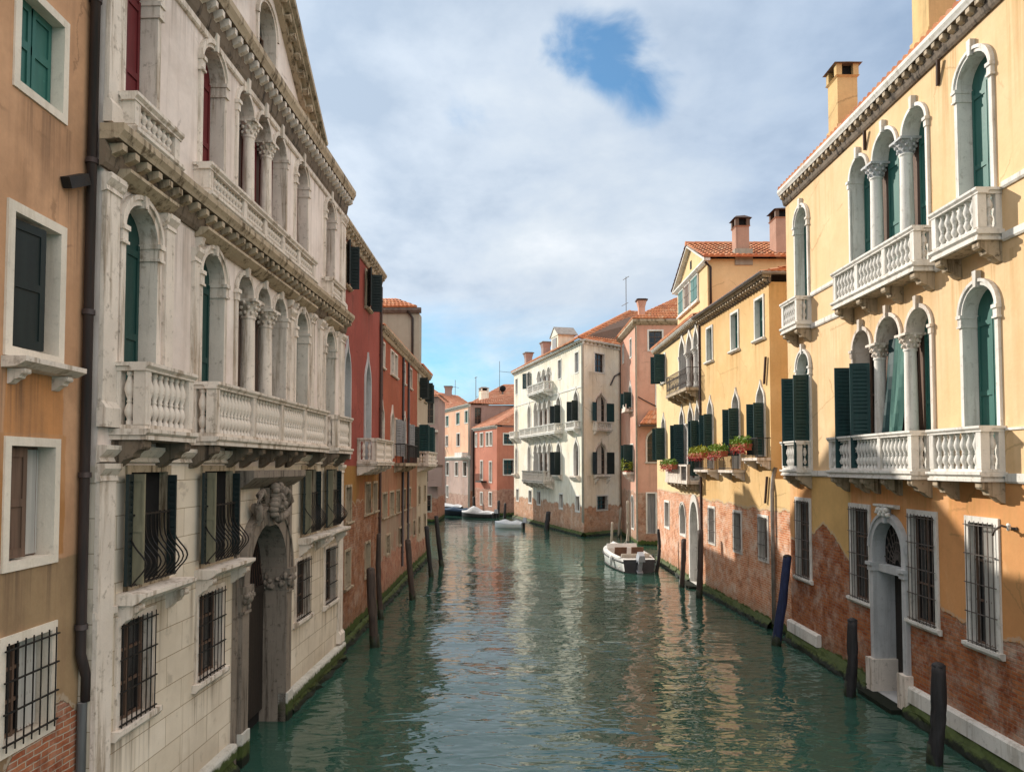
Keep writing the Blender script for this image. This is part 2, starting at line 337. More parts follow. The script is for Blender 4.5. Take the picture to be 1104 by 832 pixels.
M['salmon_wall'] = stucco('salmon_plaster', (0.78, 0.42, 0.27), (0.80, 0.50, 0.34), (0.5, 0.28, 0.2), (1.8, .8), 0.3, streak=.3, seed=12, zones=((-30, 60, -1, 5.9, (0.50, 0.36, 0.31)),), brickcols=((.38, .2, .15), (.46, .28, .22)))  # lower zone puts the shade on this wall into its colour
M['coral_wall'] = stucco('coral_plaster', (0.58, 0.23, 0.155), (0.52, 0.20, 0.135), (0.36, 0.13, 0.09), (2.6, .8), 0.3, streak=.35, seed=13, brickcols=((.42, .17, .11), (.5, .24, .17)))
M['mauve_wall'] = stucco('mauve_plaster', (0.38, 0.27, 0.24), (0.34, 0.24, 0.21), (0.22, 0.15, 0.13), (2.2, .8), 0.3, streak=.4, seed=14)
M['stone'] = stone('istrian_stone', (0.78, 0.69, 0.605), (0.27, 0.195, 0.125), .72, 1)
M['stone_dirty_shade'] = stone('sooty_shade_stone', (0.50, 0.40, 0.285), (0.11, 0.078, 0.045), .95, 2)  # grime; also darkens recessed frames and brackets in place of shade
M['stone_shade'] = stone('shade_dark_stone', (0.20, 0.155, 0.115), (0.03, 0.023, 0.018), .95, 9)  # shade painted into balcony undersides, brackets and cornice soffits
M['stone_white'] = stone('white_stone', (0.80, 0.765, 0.71), (0.34, 0.29, 0.225), .5, 3)
M['stone_grey'] = stone('grey_stone', (0.54, 0.54, 0.54), (0.27, 0.265, 0.26), .35, 4)
M['plinth'] = stone('wet_plinth_stone', (0.60, 0.58, 0.53), (0.32, 0.28, 0.22), .45, 5, algae=.34)
M['footing'] = stone('weedy_footing', (0.07, 0.075, 0.05), (0.03, 0.03, 0.02), .6, 6, rough=.7, algae=.3)
M['carved'] = stone('carved_stone', (0.255, 0.212, 0.175), (0.06, 0.048, 0.038), .85, 8)  # base darkened so the gate reveals read as deep shade
M['frame_white'] = stone('white_window_stone', (0.80, 0.715, 0.61), (0.5, 0.42, 0.32), .35, 7)
M['green'] = plain('green_paint', (0.016, 0.062, 0.055), (0.012, 0.048, 0.044), 3, .5, .15, (4, 4, .4), scuff=.25)
M['teal'] = plain('teal_paint', (0.040, 0.150, 0.125), (0.032, 0.122, 0.105), 3, .5, .15, (4, 4, .4), scuff=.25)
M['dkgreen'] = plain('dark_green_paint', (0.010, 0.048, 0.050), (0.007, 0.034, 0.037), 3, .5, .15, (4, 4, .4), scuff=.15)
M['blackgreen'] = plain('black_green_paint', (0.008, 0.016, 0.017), (0.012, 0.022, 0.022), 3, .55, .1, (4, 4, .4))
M['wine'] = plain('wine_red_paint', (0.15, 0.018, 0.022), (0.11, 0.014, 0.018), 3, .55, .15, (4, 4, .4), scuff=.12)
M['tan'] = plain('weathered_tan_paint', (0.26, 0.235, 0.155), (0.2, 0.18, 0.12), 4, .7, .2, (3, 3, .5))
M['brownwood'] = plain('brown_boards', (0.17, 0.105, 0.075), (0.11, 0.07, 0.05), 3, .75, .4, (8, 8, .4))
M['greywood'] = plain('grey_boards', (0.30, 0.30, 0.31), (0.2, 0.2, 0.21), 3, .75, .4, (8, 8, .4))
M['doorwood'] = plain('dark_door_wood', (0.022, 0.017, 0.015), (0.035, 0.027, 0.022), 3, .6, .4, (8, 8, .4))
M['polewood'] = plain('mooring_wood', (0.085, 0.06, 0.048), (0.045, 0.034, 0.03), 2.5, .8, .6, (9, 9, .6), scuff=.3)
M['poledark'] = plain('tarred_wood', (0.035, 0.032, 0.034), (0.02, 0.019, 0.02), 2.5, .65, .6, (9, 9, .6), scuff=.2)
M['polelight'] = plain('bleached_wood', (0.42, 0.36, 0.29), (0.3, 0.25, 0.19), 2.5, .85, .5, (9, 9, .6))
M['poleblue'] = plain('blue_pole_paint', (0.024, 0.034, 0.095), (0.016, 0.022, 0.055), 5, .75, .5, (6, 6, .6), scuff=.35)
M['poleweed'] = plain('pole_weed', (0.012, 0.016, 0.010), (0.03, 0.04, 0.018), 9, .6, .6)
M['iron'] = plain('wrought_iron', (0.016, 0.015, 0.015), (0.03, 0.024, 0.02), 9, .6, .2, metal=.2)
M['rust'] = plain('rusty_iron', (0.07, 0.035, 0.025), (0.04, 0.025, 0.02), 9, .8, .2)
M['greyiron'] = plain('greyed_iron', (0.13, 0.11, 0.10), (0.075, 0.06, 0.05), 9, .7, .2)
M['pipe'] = plain('drainpipe_paint', (0.032, 0.026, 0.026), (0.055, 0.038, 0.035), 3, .45, .2, (5, 5, .5))
M['copper'] = plain('gutter_metal', (0.32, 0.29, 0.26), (0.22, 0.19, 0.17), 4, .5, .2)
M['lead'] = plain('lead_sheet', (0.2, 0.17, 0.15), (0.13, 0.1, 0.09), 4, .6, .2)
M['curtain'] = plain('white_curtain', (0.55, 0.52, 0.48), (0.42, 0.4, 0.37), 2, .9, .2, (6, 6, .3))
M['greencloth'] = plain('green_curtain', (0.06, 0.15, 0.13), (0.10, 0.20, 0.17), 2, .85, .3, (9, 9, .3))
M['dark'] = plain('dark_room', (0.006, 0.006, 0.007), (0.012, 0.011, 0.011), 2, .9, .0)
M['tile'] = tilemat('terracotta_tiles', ((0.55, 0.20, 0.09), (0.64, 0.28, 0.14), (0.48, 0.16, 0.08), (0.70, 0.40, 0.24)), .45)
M['tile_far'] = tilemat('faded_terracotta', ((0.50, 0.21, 0.12), (0.56, 0.27, 0.17), (0.46, 0.18, 0.11), (0.6, 0.34, 0.23)), .35)
M['gelcoat'] = plain('white_gelcoat', (0.78, 0.78, 0.76), (0.70, 0.70, 0.68), 2, .3, .02)
M['boatgrey'] = plain('dark_grey_gelcoat', (0.05, 0.05, 0.055), (0.07, 0.07, 0.075), 2, .4, .02)
M['boatblue'] = plain('dark_blue_hull', (0.012, 0.02, 0.035), (0.02, 0.03, 0.045), 2, .4, .02)
M['blacktrim'] = plain('black_rubber', (0.012, 0.012, 0.013), (0.02, 0.02, 0.02), 3, .6, .05)
M['brownseat'] = plain('brown_vinyl', (0.16, 0.085, 0.055), (0.11, 0.06, 0.04), 3, .5, .1)
M['beigeseat'] = plain('beige_vinyl', (0.52, 0.46, 0.38), (0.45, 0.4, 0.33), 3, .5, .1)
M['cover'] = plain('white_boat_cover', (0.62, 0.64, 0.66), (0.5, 0.52, 0.55), 1.5, .8, .5)
M['bluecover'] = plain('blue_boat_cover', (0.02, 0.05, 0.10), (0.03, 0.07, 0.13), 1.5, .8, .5)
M['terracotta'] = plain('terracotta_pot', (0.42, 0.12, 0.06), (0.35, 0.09, 0.05), 4, .8, .2)
M['leaf'] = plain('leaf_green', (0.13, 0.24, 0.02), (0.22, 0.32, 0.035), 12, .6, .0)
M['leafy'] = plain('leaf_yellow_green', (0.36, 0.36, 0.03), (0.22, 0.28, 0.03), 12, .6, .0)
M['petal'] = plain('red_petals', (0.5, 0.03, 0.03), (0.42, 0.06, 0.05), 12, .6, .0)
M['white_plastic'] = plain('grey_plastic', (0.42, 0.44, 0.48), (0.36, 0.38, 0.42), 4, .4, .05)


def glassmat():
    mat, t = newmat('window_glass')
    oc = t.n('ShaderNodeTexCoord').outputs['Object']
    n = t.noise(oc, 0.9, 3, 0.5); n2 = t.noise(oc, 2.2, 2, .5)
    col = t.mix(t.step(n, .4, .65), (0.010, 0.012, 0.014), (0.035, 0.036, 0.038))
    t.surf(col, 0.07, t.bump(n2, .08, .05), .6)
    return mat


M['glass'] = glassmat()


def watermat():
    mat, t = newmat('canal_water')
    oc = t.n('ShaderNodeTexCoord').outputs['Object']
    a = t.noise(t.vscale(oc, (0.62, 1.15, 1)), 0.75, 1, 0.4, 0.5)
    b = t.noise(t.vscale(oc, (0.75, 1.45, 1), (5, 2, 0)), 1.9, 1.5, 0.45, 0.8)
    d = t.noise(t.vscale(oc, (0.8, 1.5, 1), (2, 7, 0)), 4.6, 1, 0.4, 0.6)
    c = t.noise(t.vscale(oc, (1, .6, 1), (1, 9, 0)), 0.20, 3, .5)
    h = t.m('ADD', t.m('ADD', t.m('MULTIPLY', a, 1.0), t.m('MULTIPLY', b, 0.46)), t.m('MULTIPLY', d, 0.10))
    k = t.m('ADD', 0.55, t.m('MULTIPLY', t.step(c, .35, .68), .75))
    wx_, wy_, wz_ = t.sep(oc)
    k = t.m('MULTIPLY', k, t.m('SUBTRACT', 1.0, t.m('MULTIPLY', t.step(wy_, 16.0, 46.0), 0.5)))
    h = t.m('MULTIPLY', h, k)
    col = t.mix(t.step(c, .3, .7), (0.022, 0.068, 0.050), (0.032, 0.088, 0.066))
    t.surf(col, 0.012, t.bump(h, 1.0, 0.082), 0.5, 0.0, 1.65)
    return mat


M['water'] = watermat()


# ------------------------------------------------------------------ mesh builder
class MB:
    def __init__(s):
        s.v = []; s.f = []; s.mt = []; s.sm = []; s.uv = {}

    def quadf(s, idx, mat, smooth=False):
        s.f.append(tuple(idx)); s.mt.append(mat); s.sm.append(smooth)

    def poly(s, pts, mat, smooth=False):
        b = len(s.v); s.v += [tuple(p) for p in pts]
        s.quadf(range(b, b + len(pts)), mat, smooth)

    def box(s, x0, x1, y0, y1, z0, z1, mat):
        b = len(s.v)
        s.v += [(x0, y0, z0), (x1, y0, z0), (x1, y1, z0), (x0, y1, z0), (x0, y0, z1), (x1, y0, z1), (x1, y1, z1), (x0, y1, z1)]
        for q in ((0, 1, 5, 4), (1, 2, 6, 5), (2, 3, 7, 6), (3, 0, 4, 7), (4, 5, 6, 7), (3, 2, 1, 0)):
            s.quadf([b + i for i in q], mat)

    def obox(s, c, ax, ay, az, mat):
        """oriented box: centre and three half-axis vectors"""
        c, ax, ay, az = map(Vector, (c, ax, ay, az)); b = len(s.v)
        for k in (-1, 1):
            for (i, j) in ((-1, -1), (1, -1), (1, 1), (-1, 1)):
                s.v.append(tuple(c + ax * i + ay * j + az * k))
        for q in ((0, 1, 5, 4), (1, 2, 6, 5), (2, 3, 7, 6), (3, 0, 4, 7), (4, 5, 6, 7), (3, 2, 1, 0)):
            s.quadf([b + i for i in q], mat)

    def taper(s, x0, x1, y0, y1, z0, z1, e, mat):
        """box whose top is larger (e>0) or smaller by e on every side"""
        b = len(s.v)
        s.v += [(x0, y0, z0), (x1, y0, z0), (x1, y1, z0), (x0, y1, z0), (x0 - e, y0 - e, z1), (x1 + e, y0 - e, z1), (x1 + e, y1 + e, z1), (x0 - e, y1 + e, z1)]
        for q in ((0, 1, 5, 4), (1, 2, 6, 5), (2, 3, 7, 6), (3, 0, 4, 7), (4, 5, 6, 7), (3, 2, 1, 0)):
            s.quadf([b + i for i in q], mat)

    def prof(s, pts, u0, u1, mat):
        """profile [(y,z)...] extruded along u, ends closed"""
        n = len(pts); b = len(s.v)
        s.v += [(u0, y, z) for y, z in pts] + [(u1, y, z) for y, z in pts]
        for i in range(n):
            j = (i + 1) % n
            s.quadf((b + i, b + j, b + n + j, b + n + i), mat)
        s.quadf(range(b, b + n), mat); s.quadf(range(b + n, b + 2 * n), mat)

    def extr(s, pts, y0, y1, mat):
        """outline [(u,z)...] extruded in depth"""
        n = len(pts); b = len(s.v)
        s.v += [(u, y0, z) for u, z in pts] + [(u, y1, z) for u, z in pts]
        for i in range(n):
            j = (i + 1) % n
            s.quadf((b + i, b + j, b + n + j, b + n + i), mat)
        s.quadf(range(b, b + n), mat); s.quadf(range(b + n, b + 2 * n), mat)

    def extr_path(s, pts, vec, mat):
        """any planar polygon in 3-D extruded by a vector"""
        n = len(pts); b = len(s.v); vec = Vector(vec)
        s.v += [tuple(p) for p in pts] + [tuple(Vector(p) + vec) for p in pts]
        for i in range(n):
            j = (i + 1) % n
            s.quadf((b + i, b + j, b + n + j, b + n + i), mat)
        s.quadf(range(b, b + n), mat); s.quadf(range(b + n, b + 2 * n), mat)

    def lathe(s, cx, cy, prof, n, mat, sq=None):
        b = len(s.v)
        for r, z in prof:
            for k in range(n):
                a = 2 * math.pi * k / n
                s.v.append((cx + r * math.cos(a), cy + r * math.sin(a), z))
        for i in range(len(prof) - 1):
            for k in range(n):
                k2 = (k + 1) % n
                s.quadf((b + i * n + k, b + i * n + k2, b + (i + 1) * n + k2, b + (i + 1) * n + k), mat, True)
        s.quadf(range(b, b + n), mat); s.quadf(range(b + (len(prof) - 1) * n, b + len(prof) * n), mat)

    def tube(s, pts, r, n, mat, r1=None):
        pts = [Vector(p) for p in pts]; b = len(s.v); m_ = len(pts)
        up = Vector((0, 0, 1))
        for i, p in enumerate(pts):
            d = (pts[min(i + 1, m_ - 1)] - pts[max(i - 1, 0)]).normalized()
            a = d.cross(up)
            if a.length < 1e-3: a = d.cross(Vector((1, 0, 0)))
            a.normalize(); c = d.cross(a)
            rr = r if r1 is None else r + (r1 - r) * i / (m_ - 1)
            for k in range(n):
                t = 2 * math.pi * (k + .5) / n
                s.v.append(tuple(p + a * (rr * math.cos(t)) + c * (rr * math.sin(t))))
        for i in range(m_ - 1):
            for k in range(n):
                k2 = (k + 1) % n
                s.quadf((b + i * n + k, b + i * n + k2, b + (i + 1) * n + k2, b + (i + 1) * n + k), mat, n > 4)
        s.quadf(range(b, b + n), mat); s.quadf(range(b + (m_ - 1) * n, b + m_ * n), mat)

    def blob(s, c, r, mat, nu=8, nv=6, jit=0.0):
        """rounded lump; r is (rx, ry, rz)"""
        b = len(s.v)
        for j in range(nv + 1):
            ph = math.pi * j / nv
            for i in range(nu):
                th = 2 * math.pi * i / nu
                q = 1 + (random.random() - .5) * jit
                s.v.append((c[0] + r[0] * q * math.sin(ph) * math.cos(th), c[1] + r[1] * q * math.sin(ph) * math.sin(th), c[2] + r[2] * q * math.cos(ph)))
        for j in range(nv):
            for i in range(nu):
                i2 = (i + 1) % nu
                s.quadf((b + j * nu + i, b + j * nu + i2, b + (j + 1) * nu + i2, b + (j + 1) * nu + i), mat, True)

    def add(s, o):
        b = len(s.v); fo = len(s.f)
        s.v += o.v; s.f += [tuple(i + b for i in f) for f in o.f]; s.mt += o.mt; s.sm += o.sm
        for k, q in o.uv.items(): s.uv[k + fo] = q

    def xform(s, mtx):
        s.v = [tuple(mtx @ Vector(p)) for p in s.v]
        return s

    def mesh(s, name):
        me = bpy.data.meshes.new(name); me.from_pydata(s.v, [], s.f)
        slots = []
        for m_ in s.mt:
            if m_ not in slots: slots.append(m_)
        for k in slots: me.materials.append(M[k])
        me.polygons.foreach_set('material_index', [slots.index(k) for k in s.mt])
        me.polygons.foreach_set('use_smooth', s.sm)
        if s.uv:
            ul = me.uv_layers.new(name='UVMap')
            for p in me.polygons:
                q = s.uv.get(p.index)
                if q:
                    for li in p.loop_indices: ul.data[li].uv = q
        me.update()
        return me


def link(name, me, parent=None, mtx=None):
    o = bpy.data.objects.new(name, me); COL.objects.link(o)
    if parent is not None: o.parent = parent
    if mtx is not None: o.matrix_local = mtx
    return o


def tag(o, label=None, cat=None, group=None, kind=None):
    if label: o['label'] = label
    if cat: o['category'] = cat
    if group: o['group'] = group
    if kind: o['kind'] = kind
    return o


def tiles(mb, p00, p10, p11, p01, mat='tile', tw=0.21, rl=0.34, soffit='brownwood'):
    """barrel-tiled roof plane: eave left, eave right, ridge right, ridge left"""
    p00, p10, p11, p01 = map(Vector, (p00, p10, p11, p01))
    nt = max(3, int((p10 - p00).length / tw)); nr = max(2, int(((p01 + p11) / 2 - (p00 + p10) / 2).length / rl))
    nrm = (p10 - p00).cross(p01 - p00)
    if nrm.length < 1e-6: nrm = (p10 - p00).cross(p11 - p00)
    nrm.normalize()
    if nrm.z < 0: nrm = -nrm
    prof = (0.0, 0.045, 0.062, 0.045)
    cols = nt * 4 + 1; b = len(mb.v)
    rnd = random.Random(int(p00.x * 100 + p10.y * 37))
    for j in range(nr):
        for e in (0, 1):
            t = (j + e) / nr
            lift = 0.035 if e == 0 else 0.0
            for i in range(cols):
                q = i / (cols - 1)
                a = p00.lerp(p10, q).lerp(p01.lerp(p11, q), t if e else max(0, t - 0.06 / nr * (j > 0)))
                mb.v.append(tuple(a + nrm * (prof[i % 4] + lift + 0.02)))
    for j in range(nr):
        for i in range(cols - 1):
            r0 = b + (2 * j) * cols; r1 = r0 + cols
            mb.uv[len(mb.f)] = (i // 4 + .5 + rnd.random() * .0, j + .5)
            mb.quadf((r0 + i, r0 + i + 1, r1 + i + 1, r1 + i), mat, True)
    # front lip of the eave and boards below
    for i in range(cols - 1):
        q0, q1 = i / (cols - 1), (i + 1) / (cols - 1)
        a, c = p00.lerp(p10, q0), p00.lerp(p10, q1)
        k = len(mb.v)
        mb.v += [tuple(a - nrm * .01), tuple(c - nrm * .01), mb.v[b + i + 1], mb.v[b + i]]
        mb.uv[len(mb.f)] = (i // 4 + .5, .5)
        mb.quadf((k, k + 1, k + 2, k + 3), mat)
    k = len(mb.v)
    mb.v += [tuple(p - nrm * .02) for p in (p00, p10, p11, p01)]
    mb.quadf((k, k + 1, k + 2, k + 3), soffit)


def ridge(mb, a, b, mat='tile', r=.11):
    a, b = Vector(a), Vector(b); n = max(2, int((b - a).length / .4))
    for i in range(n):
        p, q = a.lerp(b, i / n), a.lerp(b, (i + 1.08) / n)
        k = len(mb.f)
        mb.tube([p, q], r, 6, mat, r * .86)
        for f in range(k, len(mb.f)): mb.uv[f] = (i + .5, 77.5)


# ------------------------------------------------------------------ outlines
OGEE = ((-1, 0), (-.985, .16), (-.92, .33), (-.78, .48), (-.56, .60), (-.33, .70), (-.15, .82), (0, 1.0))


def outline(kind, u0, u1, z0, zs, zt):
    """closed opening outline, anticlockwise from the lower left corner"""
    if kind == 'rect': return [(u0, z0), (u1, z0), (u1, zt), (u0, zt)]
    c, w_ = (u0 + u1) / 2, (u1 - u0) / 2; h = zt - zs
    pts = [(u0, z0), (u1, z0)]
    if kind == 'round':
        pts += [(c + w_ * math.cos(math.pi * k / 14), zs + h * math.sin(math.pi * k / 14)) for k in range(15)]
    elif kind == 'point':
        a = [(c + w_ * (1 - (k / 7) ** 1.9 * 1.0), zs + h * math.sin(math.pi / 2 * k / 7) ** .95) for k in range(8)]
        pts += a + [(2 * c - x, z) for x, z in reversed(a[:-1])]
    else:
        a = [(c - w_ * x, zs + h * z) for x, z in OGEE]
        pts += a + [(2 * c - x, z) for x, z in reversed(a[:-1])]
    return pts


def grow(kind, u0, u1, z0, zs, zt, t, tb=0.0):
    return outline(kind, u0 - t, u1 + t, z0 - tb, zs, zt + t * (1.0 if kind in ('rect', 'round') else 2.0))


def inside(p, poly):
    x, z = p; r = False; n = len(poly); j = n - 1
    for i in range(n):
        (xi, zi), (xj, zj) = poly[i], poly[j]
        if (zi > z) != (zj > z) and x < (xj - xi) * (z - zi) / (zj - zi) + xi: r = not r
        j = i
    return r


class Face:
    """one facade of a house in its own frame: x along it, y into the house, z up"""
    def __init__(s, house, PL, PR):
        s.h = house; PL, PR = Vector((*PL, 0)), Vector((*PR, 0)); d = (PR - PL)
        s.L = d.length
        world = Matrix.Translation(PL) @ Matrix.Rotation(math.atan2(d.y, d.x), 4, 'Z')
        s.mtx = house.world.inverted() @ world if house.world is not None else Matrix.Identity(4)
        s.world = world; s.holes = []

    def part(s, name, mb, label=None):
        o = link(name, mb.mesh(name), s.h.root, s.mtx)
        if label: o['label'] = label
        return o

    def sub(s, name, mb, parent, label=None):
        o = link(name, mb.mesh(name), parent)
        if label: o['label'] = label
        return o

    def wall(s, outer, mat, depth=None, extra=None, y=0.0, name='wall'):
        mb = MB()
        verts, edges = [], []
        for lp in [outer] + s.holes:
            b = len(verts); verts += [Vector(p) for p in lp]
            edges += [(b + i, b + (i + 1) % len(lp)) for i in range(len(lp))]
        vo, eo, fo, *_ = delaunay_2d_cdt(verts, edges, [], 0, 1e-5)
        b = len(mb.v); mb.v += [(p.x, y, p.y) for p in vo]
        for f in fo:
            c = (sum(vo[i].x for i in f) / 3, sum(vo[i].y for i in f) / 3)
            if inside(c, outer) and not any(inside(c, h) for h in s.holes):
                mb.quadf([b + i for i in f], mat)
        if depth:
            n = len(outer); b = len(mb.v)
            mb.v += [(u, y, z) for u, z in outer] + [(u, depth, z) for u, z in outer]
            for i in range(n):
                j = (i + 1) % n
                mb.quadf((b + i, b + j, b + n + j, b + n + i), mat)
            mb.quadf(range(b + n, b + 2 * n), mat)
        if extra: mb.add(extra)
        return s.part(name, mb)


class House:
    def __init__(s, name, label, cat, PL, PR, group=None):
        s.world = None
        f = Face(s, PL, PR)
        s.root = bpy.data.objects.new(name, None); COL.objects.link(s.root)
        s.root.matrix_world = f.world; s.world = f.world; s.root.empty_display_size = .5
        tag(s.root, label, cat, group); s.main = f


# ------------------------------------------------------------------ facade elements
def leafmesh(mb, u0, u1, z0, z1, hinge, ang, mat, y=-0.05, slat=True, th=.035):
    """hinged shutter leaf; hinge 'l' or 'r', ang: 0 closed .. 180 folded flat on the wall"""
    wd = u1 - u0; a = R(ang); tmp = MB()
    fr = min(.07, wd * .16)
    tmp.box(0, fr, 0, th, z0, z1, mat); tmp.box(wd - fr, wd, 0, th, z0, z1, mat)
    tmp.box(fr, wd - fr, 0, th, z0, z0 + .09, mat); tmp.box(fr, wd - fr, 0, th, z1 - .09, z1, mat)
    zm = (z0 + z1) / 2
    tmp.box(fr, wd - fr, 0, th, zm - .04, zm + .04, mat)
    if slat:
        for (a0, a1) in ((z0 + .09, zm - .04), (zm + .04, z1 - .09)):
            n = max(2, int((a1 - a0) / .085))
            for k in range(n):
                zc = a0 + (k + .5) * (a1 - a0) / n; hh = (a1 - a0) / n * .52
                tmp.obox(((fr + wd - fr) / 2, th * .5, zc), ((wd - 2 * fr) / 2, 0, 0), (0, th * .38, -hh * .6), (0, .004, hh * .55), mat)
    else:
        tmp.box(fr, wd - fr, th * .35, th * .75, z0 + .09, z1 - .09, mat)
    if hinge == 'l':
        m_ = Matrix.Translation((u0, y, 0)) @ Matrix.Rotation(-a, 4, 'Z')
    else:
        m_ = Matrix.Translation((u1, y, 0)) @ Matrix.Rotation(a, 4, 'Z') @ Matrix.Diagonal((-1, 1, 1, 1))
    mb.add(tmp.xform(m_))


def window(F, kind, u0, u1, z0, zt, zs=None, frame=.10, proud=.045, depth=.22, fm='frame_white', bottom=True, fill='glass', shut=None,
           grille=None, sill=None, key=None, imposts=False, flat=None, name='window', label=None, muntin='brownwood', curtain=None, capital=False, gm='iron'):
    """opening + stone surround + what closes it.  fill: glass | (leaf material) for closed leaves | open"""
    zs = zs if zs is not None else zt
    inn = outline(kind, u0, u1, z0, zs, zt)
    F.holes.append(inn)
    out = grow(kind, u0, u1, z0, zs, zt, frame, frame if bottom else 0.0)
    n = len(inn)
    mb = MB(); b = len(mb.v)
    for ring_, y in ((inn, depth), (inn, -proud), (out, -proud), (out, 0.012)):
        mb.v += [(u, y, z) for u, z in ring_]
    for i in range(n):
        j = (i + 1) % n
        mb.quadf((b + i, b + j, b + n + j, b + n + i), fm)
        if i == 0 and not bottom: continue
        mb.quadf((b + n + i, b + n + j, b + 2 * n + j, b + 2 * n + i), fm)
        mb.quadf((b + 2 * n + i, b + 2 * n + j, b + 3 * n + j, b + 3 * n + i), fm)
    if key:
        c = (u0 + u1) / 2; kw = key
        mb.extr([(c - kw * .36, zt - .03), (c + kw * .36, zt - .03), (c + kw * .55, zt + frame + .17), (c - kw * .55, zt + frame + .17)], -proud - .05, 0.01, fm)
    if imposts:
        for (a0, a1) in ((u0 - frame - .03, u0 + .02), (u1 - .02, u1 + frame + .03)):
            mb.box(a0, a1, -proud - .045, depth * .9, zs - .05, zs + .01, fm)
            mb.box(a0 + .015, a1 - .015, -proud - .022, depth * .9, zs - .18, zs - .05, fm)
            mb.box(a0, a1, -proud - .035, depth * .9, zs - .215, zs - .18, fm)
    if kind == 'round' and frame > .07:         # outer bead of the archivolt
        o2 = grow(kind, u0, u1, z0, zs, zt, frame + .028); i2 = grow(kind, u0, u1, z0, zs, zt, frame - .028); k = len(mb.v)
        for ring_, y in ((i2, -proud), (i2, -proud - .03), (o2, -proud - .03), (o2, 0.01)):
            mb.v += [(u, y, z) for u, z in ring_]
        for i in range(2, n - 1):
            j = i + 1
            for q in range(3):
                mb.quadf((k + q * n + i, k + q * n + j, k + (q + 1) * n + j, k + (q + 1) * n + i), fm)
    win = None
    parts = []
    if sill:
        pr, hh = sill; sb = MB()
        sb.prof([(-pr, z0), (-pr, z0 - hh * .5), (-pr * .55, z0 - hh), (0.0, z0 - hh), (0.0, z0)], u0 - frame - .06, u1 + frame + .06, fm)
        parts.append(('sill', sb, None))
    pb = MB()
    if fill == 'glass':
        pb.poly([(u, depth - .012, z) for u, z in inn], 'glass')
        c = (u0 + u1) / 2; yb = depth - .05
        bar = .032
        for uu in (u0 + .02, c - bar / 2, u1 - .02 - bar): pb.box(uu, uu + bar, yb, depth - .013, z0, zs if kind != 'rect' else zt, muntin)
        for zz_ in ([z0 + .01, zs - bar] + [z0 + (zs - z0) * q for q in (.35, .68)]): pb.box(u0, u1, yb + .005, depth - .014, zz_, zz_ + bar, muntin)
        parts.append(('pane', pb, None))
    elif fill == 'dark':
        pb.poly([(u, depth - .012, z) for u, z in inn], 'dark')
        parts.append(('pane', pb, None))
    elif fill:
        yb = depth - .07; c = (u0 + u1) / 2
        pb.extr([(u, z) for u, z in inn], yb, depth - .015, fill)
        zz0, zz1 = z0 + .02, zs - .02
        for (a0, a1) in ((u0 + .02, c - .012), (c + .012, u1 - .02)):
            for q in (0, .48, .93): pb.box(a0, a1, yb - .018, yb - .001, zz0 + (zz1 - zz0) * q, zz0 + (zz1 - zz0) * q + .09, fill)
            pb.box(a0, a0 + .05, yb - .0185, yb - .0015, zz0, zz1, fill); pb.box(a1 - .05, a1, yb - .0185, yb - .0015, zz0, zz1, fill)
        pb.box(c - .006, c + .006, yb - .003, yb + .001, z0, zs, 'dark')
        parts.append(('shutter_pair', pb, None))
    if curtain:
        cb = MB(); k0, k1 = curtain; nn = 12; yb = depth - .06
        for i in range(nn):
            a0, a1 = u0 + (u1 - u0) * (k0 + (k1 - k0) * i / nn), u0 + (u1 - u0) * (k0 + (k1 - k0) * (i + 1) / nn)
            cb.poly([(a0, yb + .02 * (i % 2), z0 + .02), (a1, yb + .02 * ((i + 1) % 2), z0 + .02), (a1, yb + .02 * ((i + 1) % 2), zt - .03), (a0, yb + .02 * (i % 2), zt - .03)], 'curtain', True)
        parts.append(('curtain', cb, None))
    if grille:
        g = MB(); style, gz0, gz1 = grille if isinstance(grille, tuple) else (grille, z0, zt)
        if style == 'flat':
            nb = max(4, int((u1 - u0) / .105)); yb = -proud - .035
            for k in range(nb + 1):
                uu = u0 - .015 + (u1 - u0 + .03) * k / nb
                g.tube([(uu, yb, z0 - .03), (uu, yb, zt + .03)], .0078, 4, gm)
            nh = max(3, int((zt - z0) / .42))
            for k in range(nh + 1):
                zz_ = z0 + .04 + (zt - z0 - .08) * k / nh
                g.box(u0 - frame * .7, u1 + frame * .7, yb - .012, yb + .010, zz_ - .007, zz_ + .007, gm)
        else:
            nb = max(6, int((u1 - u0 + .2) / .115)); a0, a1 = u0 - .08, u1 + .08
            def bel(q): return -.07 - .21 * math.exp(-((q - .30) / .22) ** 2) * (1 if q > .02 else .8)
            qs = [0, .04, .08, .13, .18, .24, .30, .36, .42, .48, .56, .64, .74, .86, 1.0]
            for k in range(nb + 1):
                uu = a0 + (a1 - a0) * k / nb
                g.tube([(uu, bel(q), gz0 + (gz1 - gz0) * q) for q in qs], .011, 4, gm)
            for q in (.02, .97):
                y_ = bel(q); zz_ = gz0 + (gz1 - gz0) * q
                g.box(a0 - .02, a1 + .02, y_ - .014, y_ + .014, zz_ - .012, zz_ + .012, gm)
            for uu in (a0, a1):
                for q in (.02, .97):
                    g.box(uu - .01, uu + .01, bel(q), 0.0, gz0 + (gz1 - gz0) * q - .01, gz0 + (gz1 - gz0) * q + .01, gm)
        parts.append(('grille', g, None))
    for sh in (shut or ()):
        lb = MB(); leafmesh(lb, *sh['r'], sh['h'], sh['a'], sh.get('m', 'dkgreen'), sh.get('y', -proud - .01), sh.get('s', True))
        parts.append(('shutter', lb, sh.get('label')))
    if flat is not None:
        mb2 = mb
        for _, p, _l in parts: mb2.add(p)
        return mb2
    win = F.part(name, mb, label)
    for nm, p, lb in parts: F.sub(nm, p, win, lb)
    return win


